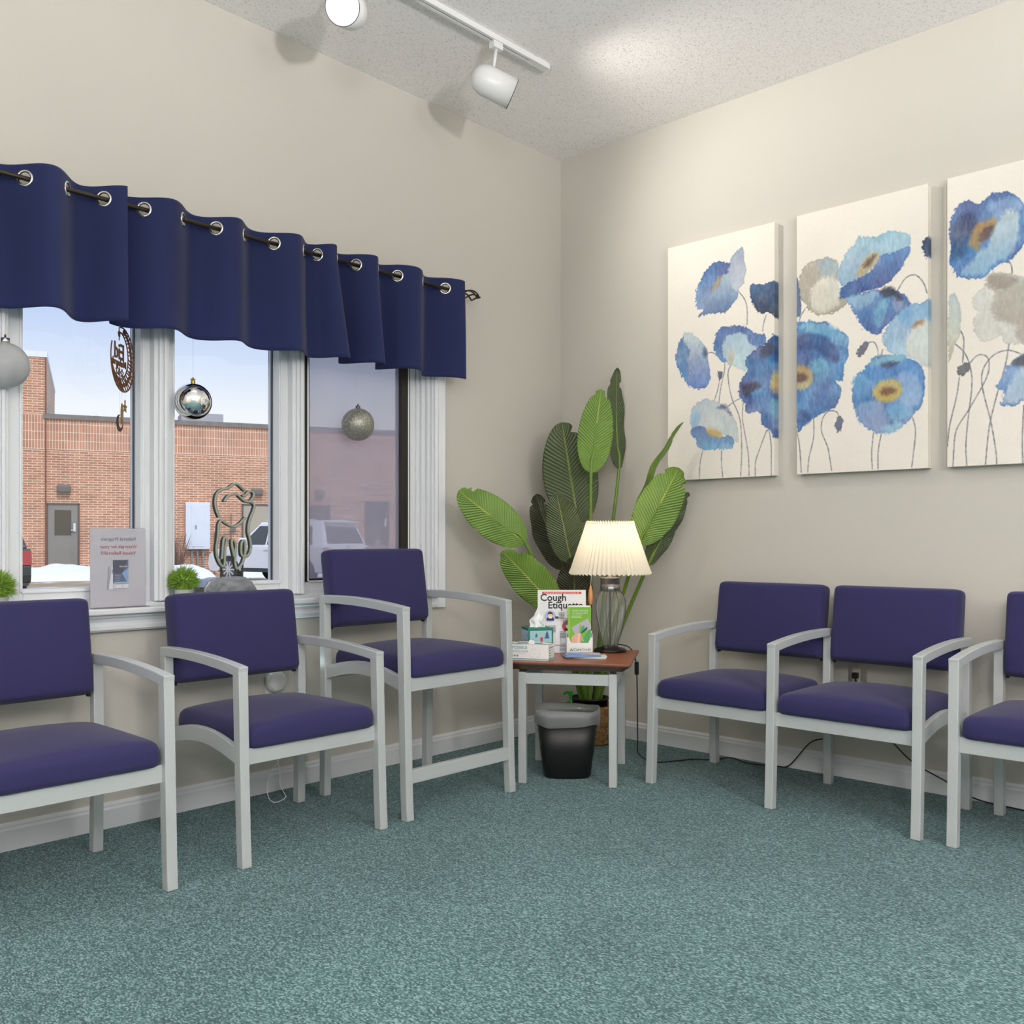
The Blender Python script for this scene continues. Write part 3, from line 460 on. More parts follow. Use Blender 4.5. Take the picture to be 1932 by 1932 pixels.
# brick building across the lot, local x along its face
bl = thing('brick_building', 'long low red brick building with grey coping across the snowy lot', 'building', (9.173, 31.557, 0), R_(-22.62))
Z_B, Z_P = 4.17, 5.26
MB().box(0, 34, 0, 9, -.6, Z_B).build('brick_wall', brick_m, bl)
MB().box(0, 34, -.012, 9, Z_B, Z_P).build('soldier_course', soldier_m, bl)
cop = mat('weathered_coping', (128, 122, 116), .8, var=(6, .3))
MB().box(-.1, 34.1, -.08, 9.1, Z_P, 5.43).build('coping', cop, bl)
MB().box(-12, 0, -.02, 9, -.6, Z_B).build('brick_wall', brick_m, bl)
MB().box(-12, 0, -.03, 9, Z_B, Z_P+.15).build('soldier_course', soldier_m, bl)
MB().box(-12, 0, -.02, 9, Z_P+.15, 7.42).build('tower_wall', brick_m, bl)
MB().box(-12.05, .02, -.05, 9, 7.42, 7.62).build('snow_cap', struct_snow, bl)
MB().box(-.05, 0.0, -.06, -.02, -.3, 7.4).build('downpipe', mat('rusty_joint', (130, 85, 70), .7), bl)
dgrey = mat('weathered_door_paint', (140, 134, 124), .6, var=(3, .12)); dtrim = mat('door_frame_brown', (98, 88, 80), .6)
dglass = mat('dim_door_glass', (92, 84, 72), .2)
def ext_door(x0, x1, z1, body, glass=True):
    d = MB(); d.box(x0, x0+.06, -.05, .02, GZ, z1); d.box(x1-.06, x1, -.05, .02, GZ, z1); d.box(x0, x1, -.05, .02, z1-.06, z1)
    fr = d.build('door_frame', dtrim, bl)
    MB().box(x0+.06, x1-.06, -.03, .01, GZ, z1-.06).build('door_leaf', body, bl)
    if glass: MB().box(x0+.27, x1-.27, -.036, -.03, z1-1.15, z1-.25).build('door_glass', dglass, bl)
    MB().box(x1-.20, x1-.13, -.08, -.03, z1-1.02, z1-.72).box(x1-.28, x1-.13, -.10, -.07, z1-.98, z1-.95).build('door_handle', enam_m, bl)
ext_door(-.02, 1.06, 2.28, dgrey)
ext_door(6.70, 7.80, 2.34, mat('beige_door_paint', (176, 166, 146), .6), False)
dk = mat('dark_brown_door', (74, 70, 72), .5)
ext_door(2.72, 3.74, 2.50, dk, False); ext_door(11.52, 12.54, 2.54, dk, False)
MB().box(9.3, 10.12, -.04, .02, 1.3, 2.34).build('window', dglass, bl)
wl_m = mat('wall_light_housing', (112, 106, 100), .5)
for x0, x1, z0, z1 in ((.32, .78, 2.64, 2.92), (7.04, 7.48, 2.68, 2.93), (9.49, 9.87, 2.66, 2.92)):
    o_ = MB().box(x0, x1, -.22, .0, z0, z1).build('wall_light', wl_m, bl, bevel=.06, seg=3)
MB().lathe([(0, 0), (.10, .02), (.12, .06), (.10, .12)], 16, (11.48, -.08, 3.08)).build('floodlight', enam_m, bl, smooth=True)
MB().lathe([(.16, 0), (.16, .03), (.12, .11), (.05, .16), (0, .17)], 20, (1.65, 1.0, 5.43)).build('roof_vent', mat('roof_vent_white', (215, 215, 218), .5), bl, smooth=True)
rb_ = MB(); rb_.box(4.6, 6.15, 1.0, 2.6, 5.43, 5.86); rb_.build('roof_unit', mat('grey_roof_unit', (176, 174, 178), .6), bl)
cb = thing('electrical_cabinet', 'tall white electrical cabinet on the brick wall behind the tooth sculpture', 'cabinet', (9.173+.923*5.08-.385*.0, 31.557-.3846*5.08, 0), R_(-22.62))
cab = mat('white_cabinet_paint', (222, 226, 232), .45)
MB().box(-.43, .43, -.25, 0, .62, 2.37).build('cabinet_body', cab, cb, bevel=.015)
MB().box(-.22, .24, -.265, -.25, .72, 2.27).build('cabinet_door', cab, cb, bevel=.006)
MB().box(-.10, -.05, -.29, -.262, 1.38, 1.52).build('cabinet_handle', mat('grey_handle', (170, 172, 176), .4, .5), cb)
m = MB()
for x in (-.2, 0, .2): m.box(x-.03, x+.03, -.15, -.08, GZ, .62)
m.build('conduit', mat('grey_conduit', (140, 140, 140), .5), cb)
gp = thing('gas_pipe', 'thin bent grey gas pipe and valve beside the electrical cabinet', 'pipe', (9.173+.923*6.05, 31.557-.3846*6.05, 0), R_(-22.62))
MB().tube([(-.35, -.1, GZ), (-.35, -.1, 1.25), (.55, -.1, 1.3)], .025).tube([(.25, -.1, 1.0), (.25, -.1, 1.95)], .02).box(.2, .42, -.14, -.08, 1.3, 1.42).build('pipe', mat('pipe_grey', (120, 112, 104), .5), gp)
bs = bmesh.new(); bs.free()
bush = thing('bare_shrub', 'leafless brown shrub against the brick wall left of the electrical cabinet', 'shrub', (12.75, 29.25, GZ))
m = MB()
for i in range(140):
    a = random.random()*6.28; r0 = random.random()*.2; l = .7+random.random()*.9; r1 = random.random()*.75
    p0 = Vector((r0*math.cos(a), r0*math.sin(a), 0)); p2 = Vector((r1*math.cos(a)*1.1, r1*math.sin(a)*.6, l)); p1 = (p0+p2)/2+Vector((random.uniform(-.1, .1), 0, .12))
    m.tube([p0, p1, p2], [.014, .009, .004], 4)
m.build('twigs', mat('bare_twigs', (120, 92, 76), .8), bush)

def ridge(name, p0, p1, wid, hgt, seed, label, m_=struct_snow):
    p0 = Vector(p0); p1 = Vector(p1); d = (p1-p0); nrm = Vector((-d.y, d.x, 0)).normalized()
    def fn(u, v):
        p = p0 + d*u + nrm*(v-.5)*wid; e_ = min(1, 9*u, 9*(1-u))
        prof = max(0, math.sin(PI*v))**.6 * e_**.5
        hh = hgt*prof*(.72+.5*noise.noise(Vector((p.x*.5, p.y*.5, seed)))+.12*noise.noise(Vector((p.x*2.2, p.y*2.2, seed))))
        return (p.x, p.y, GZ-.03+max(0, hh))
    o = MB().grid(fn, 90, 18).build(name, m_, smooth=True); tag(o, label, 'snow bank'); return o
ridge('snow_bank', (7.2, 29.6, 0), (13.2, 27.2, 0), 3.0, .62, 3, 'ploughed snow bank below the grey door of the brick building')
ridge('snow_bank', (13.9, 27.3, 0), (18.2, 25.5, 0), 3.2, .95, 9, 'taller snow mound under the electrical cabinet')
ridge('snow_bank', (5.8, 21.8, 0), (9.2, 20.4, 0), 1.1, .12, 5, 'thin strip of melting snow on brown grass in front of the larger bank')
# thin rail fence right
fn_ = thing('rail_fence', 'weathered wooden rail fence behind the tailgate of the white car', 'fence', (17.4, 24.0, GZ), R_(-15))
fm = mat('weathered_wood', (158, 146, 128), .8)
m = MB()
m.box(-.2, 4.2, -.03, .03, 1.02, 1.12); m.box(-.2, 4.2, -.03, .03, .5, .6); m.build('rail', fm, fn_)
for x in (0.5, 2.4): MB().tube([(x, 0, 0), (x, 0, 1.35)], .10, 10).build('post', fm, fn_)
# far bare trees
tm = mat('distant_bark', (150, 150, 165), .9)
for k, (x, y, h) in enumerate(((44, 45, 8.6), (51, 47, 9.2), (42, 56, 8.4))):
    o = MB()
    def br(p, d, l, r, dep):
        q = p + d*l; o.tube([p, q], [r, r*.6], 5)
        if dep:
            for _ in range(3):
                nd = (d + Vector((random.uniform(-.7, .7), random.uniform(-.7, .7), random.uniform(0, .4)))).normalized(); br(q, nd, l*.68, r*.6, dep-1)
    br(Vector((0, 0, 0)), Vector((0, 0, 1)), h*.36, .16, 4)
    q = o.build('bare_tree', tm); q.location = (x, y, GZ)
    tag(q, ('bare winter tree far behind the roof, left of two', 'bare winter tree far behind the roof, right of two', 'bare winter tree at the back seen over the low roof')[k], 'tree', 'bare trees beyond the brick building')
ln_m = mat('power_line', (70, 70, 76), .6)
pl = MB()
for z in (7.9, 8.3): pl.tube([(26, 30, z-.6), (38, 28, z-.9), (62, 22, z)], .014, 5)
tag(pl.build('power_line', ln_m), 'pair of thin power lines crossing the sky above the roof', 'power line')

# ---- cars
def make_suv(label, body, glass, tail, loc, rz, cat='car', dark=False):
    c = thing('suv', label, cat, loc, rz)
    hw = 1.0
    prof = [(.06, .42), (0, .55), (0, .78), (.07, .86), (.10, 1.14), (3.55, 1.16), (3.9, 1.12), (4.7, 1.02), (4.98, .86), (5.05, .55), (4.95, .36), (4.6, .30)]
    def arch(cy): return [(cy+.46*math.cos(a), .36+.46*math.sin(a)) for a in [k*PI/10 for k in range(0, 11)]]
    low = prof + arch(4.05)[:] + arch(.95)[:] + [(.3, .34)]
    m = MB(); m.prism(low, -hw, hw, lambda p: (p[2]*(1 - .06*max(0, (p[0]-4.2))**1.5), p[0], p[1]))
    m.build('body', body, c, bevel=.035, seg=3)
    zb, zt = 1.13, 1.86
    m = MB(); m.hexa([(-.95, .12, zb), (.95, .12, zb), (.92, 3.75, zb), (-.92, 3.75, zb), (-.72, .42, zt), (.72, .42, zt), (.70, 2.95, zt), (-.70, 2.95, zt)])
    m.build('cabin', body, c, bevel=.05, seg=3)
    gm = glass
    def pt(side, y, z):   # point on side glass plane
        k = (z-zb)/(zt-zb); x = .957-(.957-.727)*k; return (side*x, y, z)
    for sd in (-1, 1):
        for y0b, y0t, y1b, y1t in ((.62, .78, 1.45, 1.45), (1.55, 1.55, 2.45, 2.45), (2.55, 2.55, 3.50, 2.92)):
            mm_ = MB(); q = [pt(sd, y0b, zb+.05), pt(sd, y1b, zb+.05), pt(sd, y1t, zt-.12), pt(sd, y0t, zt-.12)]
            mm_.hexa([(a[0]-sd*.03, a[1], a[2]) for a in q] + [(a[0]+sd*.004, a[1], a[2]) for a in q]); mm_.build('side_window', gm, c)
        [MB().box(sd*1.0-.02, sd*1.0+.02, y_, y_+.22, 1.0, 1.03).build('door_handle', steel_m, c) for y_ in (1.3, 2.3)]
        MB().box(min(sd*.9, sd*1.2), max(sd*.9, sd*1.2), 3.28, 3.42, 1.16, 1.38).build('side_mirror', body, c, bevel=.04)
        MB().tube([(sd*.70, .7, zt+.05), (sd*.70, 2.7, zt+.05)], .02).build('roof_rail', body, c)
        MB().box(sd*1.0-.012, sd*1.0+.012, 1.5, 3.5, .34, .46).build('rocker_trim', mat('dark_trim', (60, 60, 62), .6), c)
        tl = MB(); xa = sd*.82; xb = sd*1.005
        tl.hexa([(min(xa, xb), -.015, .80), (max(xa, xb), -.015, .80), (max(xa, xb), .06, .80), (min(xa, xb), .06, .80), (min(xa, xb), .05, 1.10), (max(xa, xb), .05, 1.10), (max(xa, xb), .14, 1.10), (min(xa, xb), .14, 1.10)])
        tl.build('tail_light', tail, c)
        for wy in (.95, 4.05):
            tr = MB(); tf = lambda p, wy=wy, sd=sd: (sd*.86+p[2], wy+p[0], .40+p[1])
            tr.prism([(.39*math.cos(2*PI*k/32), .39*math.sin(2*PI*k/32)) for k in range(32)], -.13, .13, tf)
            wh = tr.build('wheel', mat('tyre_rubber', (40, 40, 42), .9), c, bevel=.03)
            rm_ = MB(); x_ = .14
            rm_.prism([(.27*math.cos(2*PI*k/32), .27*math.sin(2*PI*k/32)) for k in range(32)], -.01 + (0 if sd > 0 else 0), .01, lambda p, wy=wy, sd=sd: (sd*(.86+.125)+p[2], wy+p[0], .40+p[1]))
            rr = rm_.build('wheel_rim', mat('rim_dark', (90, 90, 94), .4, .6), wh)
            sp_ = MB()
            for k in range(10):
                a = 2*PI*k/10
                sp_.bar([(sd*1.0, wy, .40), (sd*.998, wy+.26*math.cos(a), .40+.26*math.sin(a))], .02, .045)
            sp_.build('wheel_spoke', mat('rim_silver', (210, 212, 216), .3, .6), wh)
    # rear glass, plate, bumper
    m = MB(); k0, k1 = .12, .80
    def rp_(x, k): return (x, .12+.30*k-.012, zb+(zt-zb)*k)
    q = [rp_(-.80, k0), rp_(.80, k0), rp_(.66, k1), rp_(-.66, k1)]
    m.hexa([(a[0], a[1]+.03, a[2]) for a in q] + [(a[0], a[1]-.004, a[2]) for a in q]); m.build('rear_window', gm, c)
    m = MB(); q = [(-.78, 3.75, zb+.05), (.78, 3.75, zb+.05), (.64, 3.02, zt-.05), (-.64, 3.02, zt-.05)]
    m.hexa([(a[0], a[1]-.05, a[2]) for a in q] + [(a[0], a[1]+.012, a[2]) for a in q]); m.build('windscreen', gm, c)
    MB().box(-.98, .98, -.07, .2, .42, .62).build('rear_bumper', mat('grey_bumper', (120, 120, 122), .6) if not dark else mat('black_bumper', (30, 30, 32), .6), c, bevel=.03)
    MB().tube([(.07*math.cos(a), .045, 1.09+.05*math.sin(a)) for a in [2*PI*k/16 for k in range(16)]], .010, 6, closed=True).build('badge', steel_m, c)
    MB().box(-.26, .26, .02, .05, .80, .93).build('number_plate', mat('plate_white', (190, 190, 186), .5), c)
    MB().box(-.72, .72, .24, .40, zt-.03, zt+.02).build('spoiler', body, c, bevel=.02)
    return c
white_car = mat('white_car_paint', (232, 232, 234), .25, coat=.5)
car_glass = mat('tinted_car_glass', (62, 66, 64), .08)
make_suv('white SUV parked in front of the brick building, seen from its rear corner', white_car, car_glass, mat('tail_clear_red', (190, 120, 112), .3), (13.27, 19.45, GZ), R_(12))
make_suv('dark SUV with red tail light at the left edge of the first window', mat('dark_green_car_paint', (52, 60, 52), .25, coat=.5), car_glass, mat('tail_red', (170, 60, 55), .3), (2.72, 18.0, GZ), R_(-12), dark=True)
# ================================================================== CHAIRS
def cushion(b, x0, x1, y0, y1, z0, z1, crown, pp=10):
    """upholstered slab: domed top, rounded edges (rings of a superellipse from bottom to crown)"""
    cx, cy = (x0+x1)/2, (y0+y1)/2; hx, hy = (x1-x0)/2, (y1-y0)/2; N = 48; rings = []
    def ring(sx_, sy_, zf, p=None):
        p = p or pp
        out = []
        for k in range(N):
            a = 2*PI*k/N; c, s = math.cos(a), math.sin(a)
            x = abs(c)**(2/p)*(1 if c >= 0 else -1); y = abs(s)**(2/p)*(1 if s >= 0 else -1)
            X, Y = cx+x*sx_, cy+y*sy_; out.append(b.bm.verts.new((X, Y, zf(x*sx_/hx, y*sy_/hy))))
        return out
    h = z1-z0
    rings.append(ring(hx-.006, hy-.006, lambda u, v: z0))
    rings.append(ring(hx-.002, hy-.002, lambda u, v: z0+.010))
    rings.append(ring(hx, hy, lambda u, v: z0+h*.45))
    rings.append(ring(hx-.002, hy-.002, lambda u, v: z0+h*.80))
    rings.append(ring(hx-.012, hy-.012, lambda u, v: z1-.002))
    for k in (.90, .75, .5, .25, .08):
        rings.append(ring(hx*k, hy*k, lambda u, v: z1+crown*(1-u*u)*(1-.75*v*v), pp if k > .8 else (6 if k > .6 else 3)))
    for i in range(len(rings)-1):
        for k in range(N): b.bm.faces.new([rings[i][k], rings[i][(k+1)%N], rings[i+1][(k+1)%N], rings[i+1][k]])
    b.bm.faces.new(rings[0][::-1]); b.bm.faces.new(rings[-1])

LW = .033
def arm_pts(dz, y0=.245, y1=-.245, n=12):
    return [(y0+(y1-y0)*t, .645+.022*t-.046*t*t-.016+dz) for t in [k/n for k in range(n+1)]]
def add_frame_side(t, x, dz, shift=0):
    """one end frame at local x: front leg, rear leg, armrest, arched side rail"""
    m = MB(); m.bar([(x, -.268, 0), (x, -.262, .10), (x, -.252, .35+dz*.6), (x, -.243, .612+dz)], LW, [.034, .034, .036, .038]).build('front_leg', silver_m, t, bevel=.0025)
    m = MB(); m.bar([(x, .235, 0), (x, .228, .40), (x, .236, .633+dz)], LW, .034).build('rear_leg', silver_m, t, bevel=.0025)
    m = MB(); m.bar([(x, y, z) for y, z in arm_pts(dz, .253, -.262)], LW+.001, .032).build('armrest', silver_m, t, bevel=.003)
    m = MB(); m.bar([(x, .225-.47*k/10, .338+dz+.040*math.sin(PI*k/10)) for k in range(11)], .020, .050).build('side_rail', silver_m, t, bevel=.002)
def add_seat(t, x0, x1, dz, rail=True):
    m = MB(); cushion(m, x0, x1, -.270, .215, .354+dz, .432+dz, .036, 16)
    m.build('seat', navy_m, t, smooth=True, subd=1)
    # back cushion: slab tilted back
    m = MB(); cushion(m, x0+.001, x1-.001, -.158, .158, -.056, .028, .014, 20)
    o = m.build('backrest', navy_m, t, smooth=True, subd=1)
    M = Matrix.Translation((0, .232, .672+dz)) @ Matrix.Rotation(R_(90-8.5), 4, 'X')
    o.data.transform(M)
    if rail: MB().box(x0-.004, x1+.004, -.250, -.226, .310+dz, .362+dz).build('seat_rail', silver_m, t, bevel=.002)
    MB().box(x0, x1, .205, .225, .318+dz, .352+dz).build('rear_rail', silver_m, t, bevel=.002)
    for s in (x0+.010, x1-.010):
        MB().box(s-.005, s+.005, .224, .240, .508+dz, .53+dz).build('back_bracket', black_m, t, bevel=.001)
def make_chair(label, loc, rz, group, dz=0.0, name='guest_chair', w_=.54):
    t = thing(name, label, 'chair', loc, rz, group)
    for s in (-1, 1): add_frame_side(t, s*w_/2, dz)
    add_seat(t, -w_/2+LW/2+.001, w_/2-LW/2-.001, dz)
    return t
G1 = 'silver framed navy armchairs under the windows'
ch = make_chair('navy armchair with silver frame under the windows, cut off by the left edge', (-2.874, -.452, 0), 0, G1)
dup(ch, (-2.088, -.445, 0), 0, 'navy armchair in the middle of the window row, before the plug-in air freshener', G1)
hip = make_chair('tall navy hip chair with silver footrest bar beside the brown end table', (-1.424, -.442, 0), 0, None, .150, 'hip_chair')
MB().box(-.27+LW/2, .27-LW/2, -.272, -.250, .130, .180).build('footrest_bar', silver_m, hip, bevel=.002)
# two-seat bench on the right wall
t = thing('two_seat_bench', 'navy two-seat bench with shared middle arm against the art wall', 'bench', (-.385, -1.588, 0), R_(-90))
for x in (-.543, 0, .543): add_frame_side(t, x, 0)
add_seat(t, -.543+LW/2+.001, -LW/2-.001, 0); add_seat(t, LW/2+.001, .543-LW/2-.001, 0)
dup(ch, (-.380, -2.516, 0), R_(-90), 'navy armchair with silver frame cut off by the right edge beside the bench', None)

# ================================================================== END TABLE
wood_m = mat('cherry_laminate', (150, 84, 56), .32, var=(9, .25)); edge_m = mat('dark_walnut_edge', (92, 54, 34), .4)
n, b = nodes_of(wood_m); n.nodes['Noise Texture'].inputs['Detail'].default_value = 8
TZ = .510
tb = thing('end_table', 'square cherry topped end table with silver legs in the corner', 'table', (-.7375, -.700, 0), R_(-58.2))
# local x along front edge, local y towards the corner
m = MB(); T = .263
for (s0, s1, z0, z1) in (((T-.035), T, TZ-.034, TZ-.010),): m.hexa([(-s0,-s0,z0),(s0,-s0,z0),(s0,s0,z0),(-s0,s0,z0),(-s1,-s1,z1),(s1,-s1,z1),(s1,s1,z1),(-s1,s1,z1)])
m.box(-T, T, -T, T, TZ-.010, TZ-.003)
m.build('table_top_edge', edge_m, tb, bevel=.002)
MB().box(-T+.001, T-.001, -T+.001, T-.001, TZ-.004, TZ).build('table_top', wood_m, tb, bevel=.001)
for sx_ in (-1, 1):
    for sy_ in (-1, 1):
        x, y = sx_*.189, sy_*.205
        MB().bar([(x, y, 0), (x, y, TZ-.046)], .033, .033).build('leg', silver_m, tb, bevel=.002)
        MB().box(x-.012, x+.012, y-.012, y+.012, TZ-.048, TZ-.032).build('spacer', black_m, tb)
m = MB()
for s in (-1, 1):
    m.box(-.175, .175, s*.205-.010, s*.205+.010, TZ-.096, TZ-.050)
    m.box(s*.189-.010, s*.189+.010, -.19, .19, TZ-.096, TZ-.050)
m.build('apron', silver_m, tb, bevel=.002)

# ---- table lamp
lp = thing('table_lamp', 'lit table lamp with clear ribbed glass base and pleated cream shade', 'lamp', (-.510, -.723, TZ))
MB().lathe([(.074, 0), (.074, .008), (.066, .014), (.040, .019), (.026, .026), (0, .026)], 40).build('lamp_base', mat('dark_bronze_base', (46, 43, 42), .35, .7), lp, smooth=True)
gp_ = [(.032, .020), (.036, .045), (.050, .09), (.065, .15), (.0705, .20), (.068, .235), (.056, .262), (.044, .274)]
MB().lathe(gp_, 48, cap=False, wob=lambda a, z: .022*abs(math.cos(4*a))).build('glass_body', clear_m, lp, smooth=True)
for k in range(8):
    a = 2*PI*(k+.5)/8
    MB().tube([((r+.002)*math.cos(a), (r+.002)*math.sin(a), z) for r, z in gp_+[(.042, .300)]], .0010, 5).build('wire_rib', mat('dark_wire', (40, 40, 42), .4, .6), lp, smooth=True)
MB().lathe([(.042, .272), (.044, .276), (.044, .300), (.040, .303), (.042, .306), (.042, .326), (.046, .329), (.046, .334), (.012, .337), (.008, .36), (.008, .40), (0, .40)], 32, wob=lambda a, z: .03*math.cos(16*a)*(1 if .277 < z < .327 else 0)).build('lamp_collar', mat('pewter_collar', (150, 150, 152), .3, .9), lp, smooth=True)
MB().tube([(0, 0, .02), (0, 0, .30)], .0055, 10).build('lamp_stem', mat('dark_stem', (60, 56, 52), .3, .8), lp)
shade_m = bpy.data.materials.new('cream_pleated_fabric'); shade_m.use_nodes = True; n = shade_m.node_tree; n.nodes.clear()
o_ = n.nodes.new('ShaderNodeOutputMaterial'); d_ = n.nodes.new('ShaderNodeBsdfDiffuse'); tl_ = n.nodes.new('ShaderNodeBsdfTranslucent'); mx = n.nodes.new('ShaderNodeMixShader')
d_.inputs[0].default_value = lin((238, 234, 222)); tl_.inputs[0].default_value = lin((236, 228, 208)); mx.inputs[0].default_value = .34
n.links.new(d_.outputs[0], mx.inputs[1]); n.links.new(tl_.outputs[0], mx.inputs[2]); n.links.new(mx.outputs[0], o_.inputs[0])
def shade_fn(u, v):
    a = 2*PI*u; r = .182+(.104-.182)*v; k = abs((u*54) % 1-.5)*2
    r *= 1+.055*(k-.5); z = .350+.236*v+(.009*(k-.5) if v in (0, 1) else 0)
    return (r*math.cos(a), r*math.sin(a), z)
MB().grid(shade_fn, 432, 8).build('lamp_shade', shade_m, lp)
MB().tube([(.036*math.cos(a)*2.8, .036*math.sin(a)*2.8, .572) for a in [2*PI*k/24 for k in range(24)]], .0018, 5, closed=True).tube([(-.10, 0, .572), (.10, 0, .572)], .0015, 5).tube([(0, -.10, .572), (0, .10, .572)], .0015, 5).tube([(0, 0, .40), (0, 0, .58)], .002, 5).build('shade_ring', bronze_m, lp)
bulb_m = mat('warm_bulb', (255, 240, 210), .5, emit=(255, 214, 150), estr=3)
MB().lathe([(.012, .40), (.016, .415), (.028, .44), (.030, .46), (.022, .482), (0, .49)], 20).build('bulb', bulb_m, lp, smooth=True)
MB().tube([(-.055, .060, .385), (-.060, .064, .300)], .0012, 5).build('pull_cord', paper_m, lp)
MB().lathe([(.002, .30), (.010, .27), (.012, .24), (.009, .215), (0, .205)], 14, (-.060, .064, 0)).build('cord_pull', mat('amber_pull', (220, 150, 90), .35), lp, smooth=True)
l = bpy.data.lights.new('lamp_bulb_light', 'POINT'); l.energy = LAMP_W; l.color = (1, .86, .68); l.shadow_soft_size = .028
lo = bpy.data.objects.new('lamp_bulb_light', l); COL.objects.link(lo); lo.location = (0, 0, .505); lo.parent = lp
# lamp cord with in-line switch
cord = smooth_path([(-.450, -.69, .524), (-.435, -.72, .535), (-.415, -.765, .520), (-.408, -.79, .47), (-.405, -.795, .40), (-.400, -.795, .25), (-.405, -.80, .12), (-.395, -.80, .04), (-.356, -.859, .006), (-.25, -.92, .004), (-.187, -.95, .004),
                    (-.12, -1.03, .004), (-.10, -1.10, .02), (-.08, -1.18, .004), (-.05, -1.30, .006), (-.045, -1.36, .02), (-.03, -1.45, .13), (-.02, -1.53, .17), (-.012, -1.62, .30), (-.018, -1.647, .44)], 6)
cd_ = thing('lamp_cord', 'thin black lamp cord with rocker switch trailing to the wall outlet', 'cord', (0, 0, 0))
MB().tube(cord, .0028, 6).build('cord', blackcord_m, cd_, smooth=True)
MB().box(-.415, -.397, -.803, -.787, .400, .460).build('rocker_switch', black_m, cd_, bevel=.005)

# ---- things on the table.  F = away from the camera, Rr = to the right, as seen from the room's middle
Fv = Vector((.729, .6845, 0)); Rv = Vector((.6845, -.729, 0)); CV = Vector((-3.926, -3.323, 0))
ps = thing('cough_etiquette_poster', 'white cough etiquette notice propped behind the tissue box on the end table', 'poster', (-.700, -.600, TZ), math.atan2(Rv.y, Rv.x))
# local x right, y away, z up ; leaning back
lean = .10; PW, PH = .216, .279
up_ = Vector((0, lean, 1)).normalized()
m = MB(); q = [(-PW/2, 0), (PW/2, 0)]
m.hexa([(-PW/2, 0, 0), (PW/2, 0, 0), (PW/2, .003, 0), (-PW/2, .003, 0)] + [(x, y+lean*PH, PH) for x, y in ((-PW/2, 0), (PW/2, 0), (PW/2, .003), (-PW/2, .003))])
m.build('poster_sheet', paper_m, ps)
MB().box(-PW/2-.002, PW/2+.002, -.002, .06, 0, .003).build('holder_foot', acryl_m, ps)
dc = Decal((0, -.0006, 0), (1, 0, 0), up_)
dc.rect(-.088, .262, .088, .272, (214, 70, 66))
for (x, y, rr_, c, hair, body) in ((-.052, .163, .026, (186, 196, 228), (86, 52, 36), (38, 40, 84)), (.028, .118, .027, (218, 72, 62), (110, 60, 36), (34, 40, 90)), (.082, .165, .024, (150, 205, 150), (70, 50, 40), (60, 90, 140))):
    dc.disc(x, y, rr_, rr_, c)
    dc.poly([(x-.018, y-.020), (x+.018, y-.020), (x+.014, y-.006), (x, y-.002), (x-.014, y-.006)], body)
    dc.disc(x, y+.003, .011, .013, (240, 205, 175)); dc.poly([(x-.013, y+.002), (x-.010, y+.016), (x, y+.021), (x+.010, y+.016), (x+.013, y+.002), (x+.007, y+.010), (x-.007, y+.010)], hair)
    dc.poly([(x-.008, y-.010), (x+.008, y-.010), (x+.007, y-.001), (x-.007, y-.001)], (245, 243, 238))
for x, y in ((-.016, .176), (.004, .150), (-.010, .092), (-.06, .118)): dc.lines(x, y, .034, .0065, 5, (120, 120, 130))
dc.rect(-.030, .152, -.016, .164, (60, 60, 66)); dc.rect(-.028, .162, -.012, .1655, (240, 240, 240))
for x in (-.005, .030): dc.rect(x, .040, x+.030, .066, (150, 155, 165)); dc.rect(x+.001, .041, x+.029, .065, (238, 240, 243))
dc.rect(-.10, .033, .10, .035, (90, 100, 110)); dc.lines(-.01, .026, .08, .007, 3, (150, 170, 200))
dc.build('printed_artwork', ps)
ink = mat('black_ink', (24, 24, 26), .6); wht = mat('white_ink', (245, 245, 245), .6)
lettering('Cough', .044, ink, ps, Vector((-.038, -.0012, 0))+up_*.245, (1, 0, 0), up_, bold=.0007)
lettering('Etiquette', .043, ink, ps, Vector((.016, -.0012, 0))+up_*.211, (1, 0, 0), up_, bold=.0007)
lettering('Stop the spread of germs that make you and others sick!', .0088, wht, ps, Vector((0, -.0012, 0))+up_*.267, (1, 0, 0), up_, ext=.0001, xs=.78)

def on_table(d, px_, rz_off=0): # world point: d metres from the viewpoint, px_ lateral metres
    p = CV + Fv*d + Rv*px_; return (p.x, p.y, TZ)
bx = thing('tissue_box', 'teal winter-scene cube tissue box with a tissue pulled up', 'tissue box', (-.835, -.572, TZ), math.atan2(Rv.y, Rv.x)+R_(14))
teal = mat('teal_card', (44, 128, 112), .5)
MB().box(-.056, .056, -.056, .056, 0, .122).build('box_body', mat('pale_blue_card', (176, 206, 224), .5), bx, bevel=.002)
dc = Decal((0, -.0565, 0), (1, 0, 0), (0, 0, 1))
dc.rect(-.056, 0, .056, .122, (40, 120, 104)).rect(-.048, .006, .049, .112, (160, 200, 205))
for x, y, s in ((-.036, .050, .9), (-.02, .084, .6), (.028, .078, 1.1), (.026, .028, 1), (-.005, .02, .8)):
    for k in range(3): dc.poly([(x-.011*s*(1-k*.2), y+k*.008*s), (x+.011*s*(1-k*.2), y+k*.008*s), (x, y+(k*.008+.014)*s)], (70, 96, 150))
dc.disc(.003, .085, .003, .003, (225, 180, 160)).poly([(-.003, .082), (.009, .082), (.007, .066), (-.001, .066)], (190, 50, 50)).rect(-.002, .054, .001, .066, (60, 40, 60)).rect(.004, .054, .007, .066, (60, 40, 60))
dc.poly([(-.048, .006), (.049, .006), (.049, .030), (.01, .044), (-.02, .034), (-.048, .046)], (214, 230, 236)).rect(-.006, .040, .026, .052, (60, 130, 110))
dc.disc(-.03, .040, .009, .006, (50, 54, 70))
dc.build('printed_scene', bx)
dc = Decal((-.0565, 0, 0), (0, -1, 0), (0, 0, 1))
